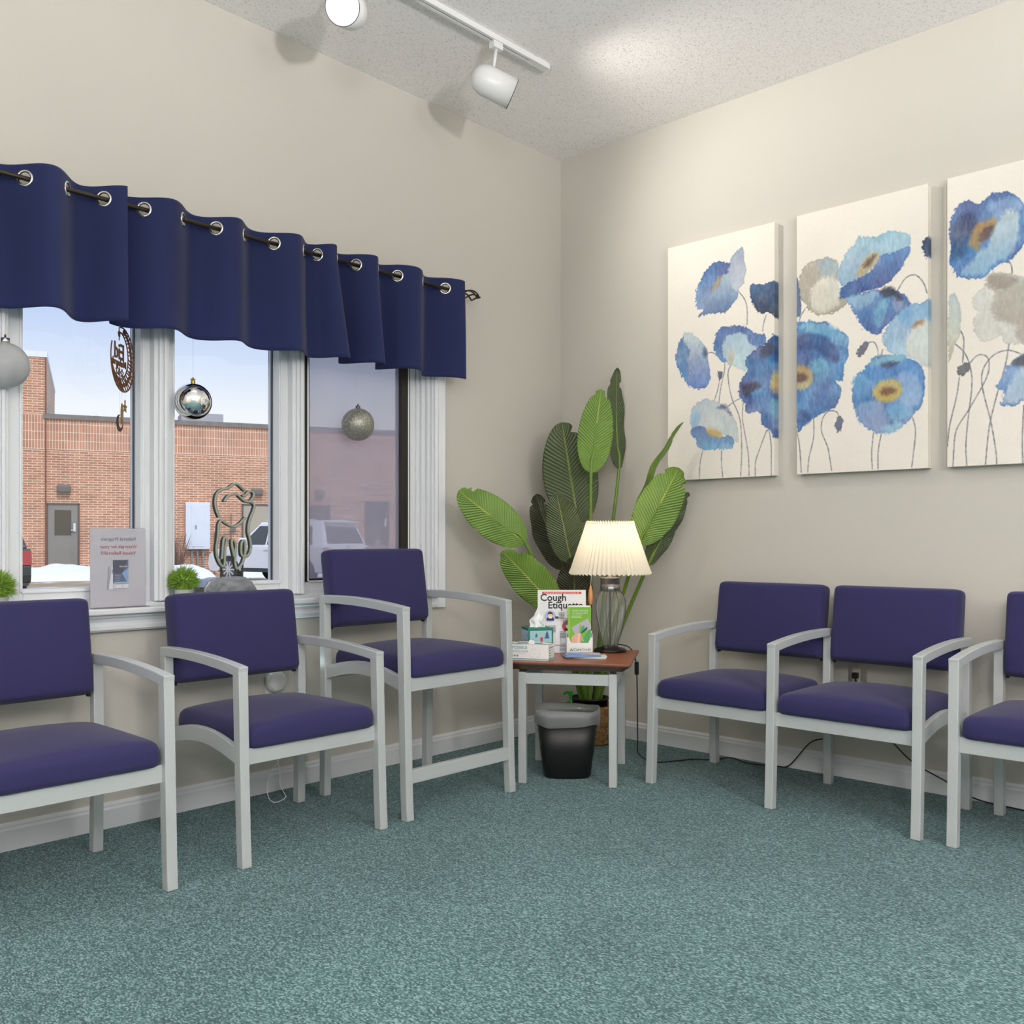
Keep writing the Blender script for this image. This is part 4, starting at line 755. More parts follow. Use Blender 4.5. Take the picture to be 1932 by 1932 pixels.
dc.rect(-.056, 0, .056, .122, (185, 215, 232)).rect(-.056, .112, .056, .122, (40, 120, 104))
for k in range(14): dc.rect(-.05+.1*random.random(), .01+.09*random.random(), 0, 0, (60, 90, 150)) if False else dc.disc(-.045+.09*random.random(), .012+.09*random.random(), .003, .006, (70, 100, 160), 8)
dc.build('printed_side', bx)
MB().box(-.056, .056, -.056, .056, .122, .1225).build('box_top', teal, bx)
def tis(u, v):
    x = (u-.5)*.070*(1-.45*v)+.006*math.sin(9*v); y = .009*math.sin(u*10+3*v)*(1-.3*v)
    return (x-.006+.010*v, y, .118+.090*v*(1-.35*abs(u-.40)*2))
MB().grid(tis, 24, 16).build('tissue', mat('white_tissue', (250, 250, 252), .9), bx, smooth=True, solid=.001)

mk = thing('face_mask_box', 'white carton of disposable masks on the left front corner of the end table', 'box', (-.955, -.640, TZ), math.atan2(Rv.y, Rv.x)-R_(17))
m = MB(); a_, b_, h_ = .092, .046, .068
m.box(-a_, a_, -b_, b_, 0, .002); m.box(-a_, a_, -b_, -b_+.0015, 0, h_); m.box(-a_, a_, b_-.0015, b_, 0, h_); m.box(-a_, -a_+.0015, -b_, b_, 0, h_); m.box(a_-.0015, a_, -b_, b_, 0, h_)
m.box(-a_, -a_+.035, -b_, b_, h_-.0015, h_); m.box(a_-.035, a_, -b_, b_, h_-.0015, h_); m.box(-a_, a_, b_-.018, b_, h_-.0015, h_); m.box(-a_, a_, -b_, -b_+.010, h_-.0015, h_)
m.build('carton', card_m, mk)
MB().prism([(.005, h_), (.030, h_), (.030, h_+.010), (.026, h_+.016), (.009, h_+.016), (.005, h_+.010)], -.001, .001, lambda p: (p[0]-.003, -b_+.012+p[2], p[1])).build('tuck_flap', card_m, mk)
MB().box(-.055, .055, -.030, .030, .045, .052).build('mask_stack', mat('white_mask_cloth', (225, 230, 236), .9), mk)
dc = Decal((0, -b_-.0003, 0), (1, 0, 0), (0, 0, 1))
dc.rect(-a_, .004, a_, .0075, (96, 172, 188))
for k in range(4): dc.disc(-.078+.0115*k, .018, .0044, .0044, (92, 170, 168))
dc.poly([(.012, .016), (.030, .008), (.052, .014), (.058, .030), (.046, .046), (.024, .048), (.010, .034)], (214, 218, 220)).poly([(.014, .018), (.030, .010), (.050, .016), (.056, .030), (.045, .044), (.025, .046), (.012, .034)], (240, 240, 238))
for k in range(4): dc.rect(.018, .018+.006*k, .050, .0187+.006*k, (200, 206, 210))
dc.disc(.046, .050, .0085, .0085, (190, 200, 204)).disc(.046, .050, .0078, .0078, (240, 240, 238))
dc.rect(-.045, .0285, .000, .0292, (170, 180, 184))
dc.build('printed_front', mk)
cy_ = mat('cyan_ink', (110, 180, 198), .6); gr_ = mat('grey_ink', (178, 186, 190), .6)
lettering('DISPOSABLE', .0165, cy_, mk, (-.046, -b_-.0009, .052), (1, 0, 0), (0, 0, 1), ext=.0002, bold=.0003)
lettering('protective mask', .0140, gr_, mk, (-.042, -b_-.0009, .038), (1, 0, 0), (0, 0, 1), ext=.0002, bold=.0002)
lettering('50', .0085, gr_, mk, (.046, -b_-.0014, .050), (1, 0, 0), (0, 0, 1), ext=.0002)
dc = Decal((a_+.0003, 0, 0), (0, 1, 0), (0, 0, 1))
for k in range(5): dc.rect(-.040, .050-.0105*k, .030 if k == 0 else -.018, .055-.0105*k, (96, 172, 188)); dc.rect(-.012, .051-.0105*k, .034, .0525-.0105*k, (200, 206, 210)) if k else None
dc.rect(-b_, .004, b_, .0075, (96, 172, 188))
dc.build('printed_end', mk)

# brochure holder
bh = thing('brochure_holder', 'white card holder full of green financing brochures before the lamp', 'brochure holder', (-.677, -.680, TZ), math.atan2(Rv.y, Rv.x)+R_(2))
BW = .058
m = MB(); m.box(-BW, BW, -.018, -.0165, 0, .045)
m.prism([(-BW, .045), (-BW, .074), (-BW+.010, .074), (-BW+.016, .060), (-BW+.020, .050), (BW-.020, .050), (BW-.016, .060), (BW-.010, .074), (BW, .074), (BW, .045)], -.018, -.0165, lambda p: (p[0], p[2], p[1]))
m.box(-BW, -BW+.0015, -.018, .022, 0, .090); m.box(BW-.0015, BW, -.018, .022, 0, .090); m.box(-BW, BW, .0205, .022, 0, .10); m.box(-BW, BW, -.018, .022, 0, .0015)
m.build('card_holder', card_m, bh)
gcol = mat('lime_card', (122, 178, 60), .45)
for k in range(5):
    o = MB().box(-.050, .050, -.0145+.006*k, -.0105+.006*k, .003, .208+.0012*k).build('brochure', card_m if k else gcol, bh)
    if k == 0:
        dc = Decal((0, -.0152, 0), (1, 0, 0), (0, 0, 1))
        dc.rect(-.050, .003, .050, .208, (126, 184, 62)).poly([(-.02, .003), (.05, .003), (.05, .12), (.0, .05)], (84, 170, 96)).rect(-.050, .003, -.043, .208, (150, 200, 80))
        dc.poly([(-.036, .118), (.036, .158), (.050, .128), (.050, .112), (-.018, .082)], (186, 182, 192))
        dc.poly([(-.002, .092), (-.001, .128), (.006, .134), (.010, .120), (.006, .100)], (140, 190, 70)).poly([(.0, .092), (.010, .122), (.020, .130), (.022, .118), (.012, .100)], (80, 160, 130)).poly([(.002, .090), (.020, .112), (.034, .122), (.034, .110), (.020, .098)], (50, 90, 86))
        dc.poly([(-.038, .050), (-.036, .076), (-.022, .088), (-.006, .094), (.004, .092), (.002, .074), (.006, .050)], (226, 178, 156)).poly([(.004, .090), (.014, .070), (.020, .060), (.012, .056), (.0, .074)], (214, 160, 140)).poly([(-.012, .050), (-.006, .090), (.002, .093), (.002, .080), (-.002, .050)], (238, 198, 178))
        dc.lines(-.036, .172, .050, .0055, 3, (200, 226, 160))
        dc.build('printed_cover', o)
        lettering('FLEXIBLE FINANCING', .0095, wht, o, (.002, -.0166, .192), (1, 0, 0), (0, 0, 1), ext=.0002, xs=.78)
        lettering('for health and wellness', .0085, wht, o, (.002, -.0166, .182), (1, 0, 0), (0, 0, 1), ext=.0002, xs=.85)
dgr = mat('dark_grey_ink', (58, 62, 64), .6)
lettering('Care', .0185, dgr, bh, (-.010, -.0186, .021), (1, 0, 0), (0, 0, 1), ext=.0004)
lettering('Credit', .0185, mat('mid_grey_ink', (110, 114, 116), .6), bh, (.030, -.0186, .021), (1, 0, 0), (0, 0, 1), ext=.0002, xs=.82)
lettering('Making care possible', .0052, gr_, bh, (.024, -.0186, .0085), (1, 0, 0), (0, 0, 1), ext=.0002)
dc = Decal((0, -.0184, 0), (1, 0, 0), (0, 0, 1)); dc.poly([(-.044, .016), (-.030, .016), (-.037, .028)], (64, 150, 90)).poly([(-.040, .0175), (-.034, .0175), (-.037, .0225)], (240, 240, 240)).rect(-.045, .0145, -.028, .0156, (50, 100, 80)); dc.build('printed_logo', bh)

# loose leaflets fanned in front of the holder
for k in range(7):
    z = TZ+.0006+.0022*k
    cx_, cy2 = (-.745+.004*k, -.795+.004*k) if k < 3 else (-.790+.005*k, -.755-.003*k)
    o = thing('leaflet', ['pale green leaflet at the bottom of the loose pile', 'grey leaflet just above the bottom of the pile', 'white leaflet low in the loose pile', 'blue leaflet in the middle of the loose pile', 'blue leaflet second from the top', 'sky blue leaflet just beneath the top one', 'topmost blue and orange leaflet of the loose pile'][k], 'leaflet', (cx_, cy2, z), math.atan2(Rv.y, Rv.x)+R_([-10, -6, -3, 8, 14, 4, 0][k]), 'loose leaflets on the end table')
    c_ = [(196, 224, 214), (205, 212, 214), (226, 230, 232), (146, 174, 216), (126, 160, 214), (160, 186, 226), (118, 150, 214)][k]
    MB().box(-.070, .070, -.045, .045, 0, .0018).build('leaflet_sheet', mat('leaflet_card_%d' % k, c_, .4), o)
    if k == 6:
        dc = Decal((0, 0, .0020), (1, 0, 0), (0, 1, 0)); dc.rect(-.07, -.045, .07, .045, (122, 154, 218)).poly([(-.02, -.036), (.07, -.036), (.07, -.004), (.03, .006), (-.005, -.008)], (238, 206, 180)).poly([(-.01, -.036), (.04, -.036), (.045, -.02), (.01, -.014)], (232, 160, 110)).poly([(-.07, .01), (.07, .0), (.07, .012), (-.07, .02)], (170, 196, 234)); dc.build('printed_cover', o)

# ---- waste bin with liner under the table
wb = thing('waste_bin', 'black plastic waste bin with translucent liner under the end table', 'waste bin', (-.792, -.705, 0), math.atan2(Rv.y, Rv.x))
def rr_ring(hx, hy, z, N=64, p=3.6, w=0, ph=0):
    out = []
    for k in range(N):
        a = 2*PI*k/N; c, s = math.cos(a), math.sin(a)
        x = abs(c)**(2/p)*(1 if c >= 0 else -1); y = abs(s)**(2/p)*(1 if s >= 0 else -1)
        out.append((x*hx*(1+w*math.sin(5*a+ph)), y*hy*(1+w*math.sin(7*a+ph)), z+w*.2*math.sin(3*a+ph)))
    return out
def shell(rings):
    b = MB(); V = [[b.bm.verts.new(p) for p in r] for r in rings]; N = len(V[0])
    for i in range(len(V)-1):
        for k in range(N): b.bm.faces.new([V[i][k], V[i][(k+1)%N], V[i+1][(k+1)%N], V[i+1][k]])
    return b, V
b, V = shell([rr_ring(.095, .070, .0), rr_ring(.101, .076, .008), rr_ring(.116, .088, .12), rr_ring(.132, .100, .265), rr_ring(.128, .096, .263), rr_ring(.112, .084, .12), rr_ring(.098, .072, .012)])
b.bm.faces.new(V[0][::-1]); b.bm.faces.new(V[-1]); b.build('bin_body', black_m, wb, smooth=True)
b, V = shell([rr_ring(.120, .090, .18, w=.02), rr_ring(.127, .095, .262, w=.008), rr_ring(.130, .099, .290, w=.02, ph=1), rr_ring(.137, .106, .292, w=.025, ph=2), rr_ring(.139, .108, .262, w=.03, ph=3), rr_ring(.138, .107, .232, w=.035, ph=4), rr_ring(.135, .104, .226, w=.03, ph=4)])
b.build('bin_liner', liner_m, wb, smooth=True)
pb = thing('pump_bottle', 'clear bottle with bright green pump top behind the waste bin', 'bottle', (-.520, -.500, 0))
MB().lathe([(.036, 0), (.038, .01), (.038, .16), (.030, .19), (.014, .215), (.014, .225)], 24).build('bottle', mat('pale_green_plastic', (150, 200, 180), .2, trans=.5), pb, smooth=True)
gm_ = mat('bright_green_plastic', (60, 205, 70), .3)
MB().lathe([(.017, .222), (.017, .245), (.008, .250), (.006, .285), (.012, .288), (.013, .305), (0, .308)], 18).tube(smooth_path([(0, 0, .300), (-.015, .012, .303), (-.026, .022, .292)]), .006, 8).build('pump_top', gm_, pb, smooth=True)

# ================================================================== PLANT
bk = thing('woven_basket', 'brown woven seagrass basket in the corner behind the end table', 'basket', (-.197, -.356, 0))
bk_m = mat('seagrass_weave', (150, 108, 64), .8); n, b_ = nodes_of(bk_m)
t_ = n.nodes.new('ShaderNodeTexCoord'); wv = n.nodes.new('ShaderNodeTexVoronoi'); wv.inputs['Scale'].default_value = 85; n.links.new(t_.outputs['Object'], wv.inputs[0])
cr = n.nodes.new('ShaderNodeValToRGB'); n.links.new(wv.outputs['Color'], cr.inputs[0]); cr.color_ramp.elements[0].color = lin((110, 76, 42)); cr.color_ramp.elements[1].color = lin((190, 148, 94)); n.links.new(cr.outputs[0], b_.inputs['Base Color'])
pf = []
for k in range(24):
    z = .004+k*.0075; r = .118+.022*math.sin(PI*min(1, k/20)*.8); pf += [(r, z), (r+.004, z+.0037)]
MB().lathe(pf+[(.124, .19), (.112, .19), (.108, .10), (.105, .01)], 40, wob=lambda a, z: .008*math.cos(40*a+z*420)).build('basket_wall', bk_m, bk, smooth=True)
ph_ = MB().lathe([(.074, .012), (.092, .215), (.098, .215), (.098, .225), (.088, .225), (.084, .19), (0, .19)], 32)
plant = thing('bird_of_paradise_plant', 'tall artificial bird of paradise plant with broad split leaves in the corner', 'plant', (-.197, -.356, 0))
ph_.build('nursery_pot', black_m, plant, smooth=True)
MB().lathe([(0, .196), (.084, .194)], 24).build('potting_moss', mat('dark_moss', (50, 44, 30), .95, bump=(60, 1, .01)), plant)
def leaf_mat(name, c1, c2, rib, vc=.35):
    m = bpy.data.materials.new(name); m.use_nodes = True; n, b = nodes_of(m)
    uv = n.nodes.new('ShaderNodeUVMap'); s = n.nodes.new('ShaderNodeSeparateXYZ'); n.links.new(uv.outputs[0], s.inputs[0])
    # u 0..1 across (0.5 = midrib), v along
    a = n.nodes.new('ShaderNodeMath'); a.operation = 'SUBTRACT'; n.links.new(s.outputs[0], a.inputs[0]); a.inputs[1].default_value = .5
    ab = n.nodes.new('ShaderNodeMath'); ab.operation = 'ABSOLUTE'; n.links.new(a.outputs[0], ab.inputs[0])
    k = n.nodes.new('ShaderNodeMath'); k.operation = 'POWER'; n.links.new(ab.outputs[0], k.inputs[0]); k.inputs[1].default_value = .75
    k2 = n.nodes.new('ShaderNodeMath'); k2.operation = 'MULTIPLY'; n.links.new(k.outputs[0], k2.inputs[0]); k2.inputs[1].default_value = -.28
    c = n.nodes.new('ShaderNodeMath'); c.operation = 'ADD'; n.links.new(s.outputs[1], c.inputs[0]); n.links.new(k2.outputs[0], c.inputs[1])
    f_ = n.nodes.new('ShaderNodeMath'); f_.operation = 'MULTIPLY'; f_.inputs[1].default_value = 170; n.links.new(c.outputs[0], f_.inputs[0])
    sn = n.nodes.new('ShaderNodeMath'); sn.operation = 'SINE'; n.links.new(f_.outputs[0], sn.inputs[0])
    no = n.nodes.new('ShaderNodeTexNoise'); no.inputs['Scale'].default_value = 9; tcx = n.nodes.new('ShaderNodeTexCoord'); n.links.new(tcx.outputs['Object'], no.inputs[0])
    mr = n.nodes.new('ShaderNodeMapRange'); mr.inputs[1].default_value = -1; mr.inputs[3].default_value = .0; mr.inputs[4].default_value = vc; n.links.new(sn.outputs[0], mr.inputs[0])
    ad = n.nodes.new('ShaderNodeMath'); ad.operation = 'ADD'; n.links.new(mr.outputs[0], ad.inputs[0])
    n2 = n.nodes.new('ShaderNodeMath'); n2.operation = 'MULTIPLY'; n2.inputs[1].default_value = .6; n.links.new(no.outputs[0], n2.inputs[0]); n.links.new(n2.outputs[0], ad.inputs[1])
    mx = n.nodes.new('ShaderNodeMix'); mx.data_type = 'RGBA'; mx.inputs[6].default_value = lin(c1); mx.inputs[7].default_value = lin(c2); n.links.new(ad.outputs[0], mx.inputs[0])
    rb = n.nodes.new('ShaderNodeMath'); rb.operation = 'LESS_THAN'; rb.inputs[1].default_value = .018; n.links.new(ab.outputs[0], rb.inputs[0])
    m2 = n.nodes.new('ShaderNodeMix'); m2.data_type = 'RGBA'; m2.inputs[7].default_value = lin(rib); n.links.new(mx.outputs[2], m2.inputs[6]); n.links.new(rb.outputs[0], m2.inputs[0])
    n.links.new(m2.outputs[2], b.inputs['Base Color']); b.inputs['Roughness'].default_value = .42
    bp = n.nodes.new('ShaderNodeBump'); bp.inputs['Strength'].default_value = .5; bp.inputs['Distance'].default_value = .003; n.links.new(sn.outputs[0], bp.inputs['Height']); n.links.new(bp.outputs[0], b.inputs['Normal'])
    return m
LM = [leaf_mat('leaf_bright_green', (86, 122, 44), (132, 164, 72), (170, 186, 84)), leaf_mat('leaf_deep_green', (66, 80, 50), (90, 104, 66), (138, 146, 80), .2), leaf_mat('leaf_dark_olive', (46, 48, 30), (64, 66, 42), (104, 106, 58), .2)]
stem_g = mat('petiole_green', (104, 136, 48), .4, var=(20, .2))
def make_leaf(b0, t0, wd, yaw, bow, pet, sh, idx):
    O = Vector((-.197, -.356, 0)); B = Vector(b0)-O; T_ = Vector(t0)-O; P = Vector(pet)-O
    ax = (T_-B); L = ax.length; ax.normalize(); view = Vector((.729, .6845, 0))
    side = ax.cross(view).normalized(); side = Matrix.Rotation(R_(yaw), 3, ax) @ side; nn = side.cross(ax).normalized()
    NU, NV = 28, 44; rnd = random.Random(idx*13+5)
    cuts = [(rnd.choice((-1, 1)), rnd.uniform(.80, .97), rnd.uniform(.25, .6)) for _ in range(3)] + [(rnd.choice((-1, 1)), rnd.uniform(.45, .75), rnd.uniform(.06, .14))]
    bm = bmesh.new(); uvl = bm.loops.layers.uv.new('UVMap'); g = []; ph = rnd.random()*6
    for j in range(NV+1):
        v = j/NV; hw = wd/2*1.06*(math.sin(PI*min(1, max(0, v))**.82)**.52 if 0 < v < 1 else 0)
        row = []
        for i in range(NU+1):
            u = i/NU*2-1; h = hw
            c_ = B + ax*(L*v) + side*(u*h) + nn*(bow*L*2*(v*(1-v))*2 - bow*.3) + nn*(.16*abs(u)*h) + nn*(.006*math.sin(v*17+ph)*abs(u)**2)
            # sweep the margin tipwards a little, cut the splits
            c_ += ax*(abs(u)**1.5*hw*.12)
            for (sd, cv_, dp) in cuts:
                if u*sd > 1-dp and abs(v-cv_) < .028:
                    k = (1-abs(v-cv_)/.028)*((u*sd-(1-dp))/dp); c_ -= side*(sd*hw*dp*k*.9)
            row.append((bm.verts.new(c_), (u*.5+.5, v)))
        g.append(row)
    for j in range(NV):
        for i in range(NU):
            q = [g[j][i], g[j][i+1], g[j+1][i+1], g[j+1][i]]
            try: fc = bm.faces.new([a[0] for a in q])
            except ValueError: continue
            for l_, a in zip(fc.loops, q): l_[uvl].uv = a[1]
    me = bpy.data.meshes.new('leaf'); bm.to_mesh(me); bm.free(); me.materials.append(LM[sh]); me.polygons.foreach_set('use_smooth', [True]*len(me.polygons))
    o = bpy.data.objects.new('leaf', me); COL.objects.link(o); o.parent = plant
    md = o.modifiers.new('s', 'SOLIDIFY'); md.thickness = .0012
    # petiole runs from the pot to the blade and on under the midrib
    mid = P.lerp(B, .55) + Vector((0, 0, .06))
    pts = smooth_path([P, P.lerp(mid, .5)+Vector((0, 0, .03)), mid, B, B+ax*L*.25+nn*(bow*L*.55), B+ax*L*.6+nn*(bow*L*.7)], 6)
    n_ = len(pts); MB().tube([p-nn*.003 for p in pts], [.0105*(1-i/n_)**.7+.0022 for i in range(n_)], 8).build('petiole', stem_g, o, smooth=True)
for i, lf in enumerate(LEAVES): make_leaf(*lf, i)
m_ = mat('dry_sheath', (92, 74, 52), .8)
for dx, dy, h in ((-.03, .01, .30), (.02, -.02, .26), (.0, .03, .34)):
    MB().tube([(dx, dy, .19), (dx*1.1, dy*1.1, .19+h*.5), (dx*.9, dy*1.2, .19+h)], [.016, .013, .004], 8).build('stem_sheath', m_, plant, smooth=True)
# ================================================================== VALANCE AND ROD
RZ, RY = 2.182, -.09
rod = thing('curtain_rod', 'dark bronze curtain rod with twisted cage finial above the windows', 'curtain rod', (-2.4, RY, RZ))
MB().tube([(-1.9, 0, 0), (1.56, 0, 0)], .008, 12).build('rod', bronze_m, rod, smooth=True)
m = MB()
for k in range(4):
    pts = []
    for j in range(15):
        s = j/14; a = 2*PI*k/4+s*PI*.9; r = .021*math.sin(PI*s)**.8+.003
        pts.append((1.575+.105*s, r*math.cos(a), r*math.sin(a)))
    m.tube(pts, .0040, 6)
m.lathe([(0, -.010), (.012, -.006), (.013, .004), (0, .010)], 12, (1.57, 0, 0)).lathe([(0, -.007), (.007, 0), (0, .007)], 10, (1.688, 0, 0))
m.build('finial', bronze_m, rod, smooth=True)
for x in (1.50, -.45):
    MB().tube([(x, .0, -.004), (x, .05, -.012), (x, .086, -.030)], .005, 8).box(x-.010, x+.010, .084, .0895, -.07, .02).build('bracket', bronze_m, rod)
val_m = mat('navy_valance_fabric', (50, 58, 102), .8, sheen=.2, bump=(700, .2, .001), var=(900, .15), spec=.2)
n, b = nodes_of(val_m); out = [q for q in n.nodes if q.type == 'OUTPUT_MATERIAL'][0]
tl_ = n.nodes.new('ShaderNodeBsdfTranslucent'); tl_.inputs[0].default_value = lin((120, 126, 180)); mx = n.nodes.new('ShaderNodeMixShader'); mx.inputs[0].default_value = .38
n.links.new(b.outputs[0], mx.inputs[1]); n.links.new(tl_.outputs[0], mx.inputs[2]); n.links.new(mx.outputs[0], out.inputs[0])
def valance(label, x0, x1, cross, first, zt, zb, shifts=None, seed=0, amps=None, bf=1.0):
    """cross: x of each grommet; first: +1 if the fabric starts behind the rod"""
    t = thing('valance', label, 'curtain', ((x0+x1)/2, RY, RZ), 0, 'navy grommet valances on the curtain rod')
    ox = (x0+x1)/2
    kn = [x0-.05]+list(cross)+[x1+.06]
    def yo(x, f=1.0):
        for i in range(len(kn)-1):
            if kn[i] <= x <= kn[i+1]:
                s = first*(1 if i % 2 == 0 else -1); A = (amps[i] if amps else min(.048, (kn[i+1]-kn[i])*.36))
                return s*A*f*math.sin(PI*(x-kn[i])/(kn[i+1]-kn[i]))
        return 0
    zs = [zt, zt-.006] + [RZ+.030-.004*k for k in range(16)] + [RZ-.05-.015*k for k in range(200) if RZ-.05-.015*k > zb+.022] + [zb+.018, zb+.016, zb]
    nx = int((x1-x0)/.004); bm = bmesh.new(); g = []
    for i in range(nx+1):
        x = x0+(x1-x0)*i/nx; col_ = []
        for z in zs:
            d = max(0, (RZ-z)/(RZ-zb)); sx_ = 0
            if shifts: sx_ = shifts(x)*d
            wv_ = .006*math.sin(x*31+seed+z*3)*d
            f = 1+(bf-1)*d+.12*d*math.sin(x*7+seed)
            col_.append(bm.verts.new((x+sx_-ox, yo(x, f)+wv_, z-RZ+(.004*math.sin(x*23+seed) if z in (zt, zb) else 0))))
        g.append(col_)
    for i in range(nx):
        for j in range(len(zs)-1):
            xm = x0+(x1-x0)*(i+.5)/nx; zm = (zs[j]+zs[j+1])/2; skip = False
            for c in cross:
                sl = abs(yo(c+.004)-yo(c-.004))/.008; dd = math.hypot((xm-c)*math.sqrt(1+sl*sl), zm-RZ)
                if dd < .0205: skip = True
            if not skip: bm.faces.new([g[i][j], g[i+1][j], g[i+1][j+1], g[i][j+1]])
    me = bpy.data.meshes.new('valance_fabric'); bm.to_mesh(me); bm.free(); me.materials.append(val_m); me.polygons.foreach_set('use_smooth', [True]*len(me.polygons))
    o = bpy.data.objects.new('valance_fabric', me); COL.objects.link(o); o.parent = t
    md = o.modifiers.new('s', 'SOLIDIFY'); md.thickness = .0022
    for c in cross:
        dy = yo(c+.004)-yo(c-.004); tx = Vector((.008, dy, 0)).normalized(); up = Vector((0, 0, 1))
        ctr = Vector((c-ox, 0, 0))
        MB().tube([ctr+tx*.0235*math.cos(a)+up*.0235*math.sin(a) for a in [2*PI*k/28 for k in range(28)]], .0048, 8, closed=True).build('grommet', steel_m, t, smooth=True)
    return t
valance('left navy valance panel running off the left edge of the window strip', -3.75, -2.462, [-3.62, -3.50, -3.37, -3.23, -3.09, -2.92, -2.779, -2.646, -2.524], 1, 2.228, 1.765, seed=1)
valance('middle navy valance panel above the hanging moon chime and silver ball', -2.490, -1.650, [-2.382, -2.236, -2.103, -1.987, -1.853, -1.716], 1, 2.228, 1.765, seed=3)
valance('right navy valance panel ending beside the cage finial', -1.690, -.852, [-1.650, -1.555, -1.451, -1.337, -1.224, -1.077, -.937], 1, 2.228, 1.768, shifts=lambda x: .055*max(0, 1-abs(x+1.58)/.16)+.02*max(0, 1-abs(x+1.38)/.12), seed=5, amps=[.03, .050, .058, .055, .052, .050, .048, .044], bf=1.35)

# ================================================================== HANGING ORNAMENTS
thr = mat('thread', (190, 190, 195), .6)
def hang(t, z, top): MB().tube([(0, 0, z), (0, 0, top)], .0004, 4).build('hanging_thread', thr, t)
def ball_prof(r, n=24): return [(r*math.sin(PI*k/n), r-r*math.cos(PI*k/n)-r) for k in range(n+1)]
o = thing('ornament_ball', 'mirrored silver ball ornament with star cap hanging in the second window', 'ornament', (-2.151, -.005, 1.536))
MB().lathe(ball_prof(.0695, 32), 48).build('ball', chrome_m, o, smooth=True)
st = [((.011 if k % 2 == 0 else .006)*math.sin(2*PI*k/10), (.011 if k % 2 == 0 else .006)*math.cos(2*PI*k/10)) for k in range(10)]
MB().lathe([(.008, .066), (.008, .078), (0, .079)], 12).prism(st, -.003, .003, lambda p: (p[0], p[2], p[1]+.082)).build('cap', mat('old_gold_cap', (140, 124, 66), .3, .9), o)
hang(o, .09, .50)
glit = mat('glitter_silver', (186, 186, 174), .35, .5); n, b = nodes_of(glit)
t_ = n.nodes.new('ShaderNodeTexCoord'); v_ = n.nodes.new('ShaderNodeTexVoronoi'); v_.inputs['Scale'].default_value = 420; n.links.new(t_.outputs['Object'], v_.inputs[0])
cr = n.nodes.new('ShaderNodeValToRGB'); cr.color_ramp.elements[0].color = lin((120, 118, 108)); cr.color_ramp.elements[1].color = lin((255, 255, 250)); cr.color_ramp.elements[1].position = .95
e = cr.color_ramp.elements.new(.75); e.color = lin((176, 174, 162)); n.links.new(v_.outputs['Color'], cr.inputs[0]); n.links.new(cr.outputs[0], b.inputs['Base Color'])
nm = n.nodes.new('ShaderNodeBump'); nm.inputs['Distance'].default_value = .002; n.links.new(v_.outputs['Color'], nm.inputs['Height']); n.links.new(nm.outputs[0], b.inputs['Normal'])
o = thing('ornament_ball', 'glittery silver ball ornament hanging in the screened right window', 'ornament', (-1.376, -.005, 1.518))
MB().lathe(ball_prof(.071, 32), 48).build('ball', glit, o, smooth=True)
MB().lathe([(.010, .068), (.011, .080), (.004, .082), (.003, .088), (0, .089)], 12).build('cap', mat('grey_cap', (110, 112, 112), .3, .8), o, smooth=True)
hang(o, .088, .50)
o = thing('ornament_ball', 'clear milky glass ball ornament at the left edge of the window', 'ornament', (-2.815, -.020, 1.583))
MB().lathe(ball_prof(.073, 32), 48, wob=lambda a, z: .012*math.sin(7*a+30*z)).build('ball', frost_m, o, smooth=True, solid=.002)
MB().lathe([(.013, .068), (.014, .088), (.004, .09), (.003, .10), (0, .101)], 14).build('cap', steel_m, o, smooth=True)
hang(o, .10, .46)

# moon chime: laser-cut wooden disc
chm = mat('laser_cut_wood', (112, 70, 36), .45, .25, var=(60, .35)); chd = mat('dark_cut_wood', (62, 44, 32), .5)
gold_m = mat('gold_glitter_wood', (150, 122, 72), .5, .4, var=(500, .4))
ch_ = thing('moon_chime', 'brown laser-cut moon wind chime with star, lantern and crescent pendants', 'wind chime', (-2.423, -.012, 1.655), R_(46))
RR = .113; m = MB(); th = .003
def flat(pts, w=.0022, closed=False): m.bar([(x, 0, z) for x, z in (pts+[pts[0]] if closed else pts)], th, w*2, wdir=Vector((0, 1, 0)))
flat([(RR*math.cos(a), RR*math.sin(a)) for a in [R_(-205)+R_(310)*k/60 for k in range(61)]], .0022)
# inner crescent outline, offset to the left
flat([(-.030+.082*math.cos(a), .012+.082*math.sin(a)) for a in [R_(-150)+R_(235)*k/50 for k in range(51)]], .0022)
rnd = random.Random(4)
for k in range(24):      # lattice of petals between the two outlines
    a = R_(-140)+R_(215)*k/23; i = (-.030+.084*math.cos(a), .012+.084*math.sin(a)); e_ = (RR*math.cos(a+.05), RR*math.sin(a+.05))
    md_ = ((i[0]+e_[0])/2+rnd.uniform(-.006, .006), (i[1]+e_[1])/2+rnd.uniform(-.006, .006)); flat([i, md_, e_], .0019)
for k in range(26):
    a = R_(-130)+R_(205)*k/25; q = .5; c = ((-.030+.084*math.cos(a))*(1-q)+RR*math.cos(a)*q, (.012+.084*math.sin(a))*(1-q)+RR*math.sin(a)*q); r = .006
    flat([(c[0]+r*math.cos(b_), c[1]+r*math.sin(b_)) for b_ in [2*PI*j/8 for j in range(8)]], .0018, True)
def star(cx, cz, r, w=.0016):
    flat([(cx+(r if k % 2 == 0 else r*.45)*math.sin(2*PI*k/10), cz+(r if k % 2 == 0 else r*.45)*math.cos(2*PI*k/10)) for k in range(10)], w, True)
star(-.05, -.045, .018); star(-.008, -.050, .016); star(-.035, .086, .010, .003); flat([(-.035, .062), (-.035, .108)], .0012)
flat([(-.06, -.025), (-.06, -.09)], .001); flat([(-.03, -.03), (-.03, -.10)], .001)
m.build('moon_disc', chm, ch_)
lettering('Eid', .080, chm, ch_, (-.040, -.002, .020), (1, 0, 0), (0, 0, 1), ext=.0015, mirror=True, bold=.0012)
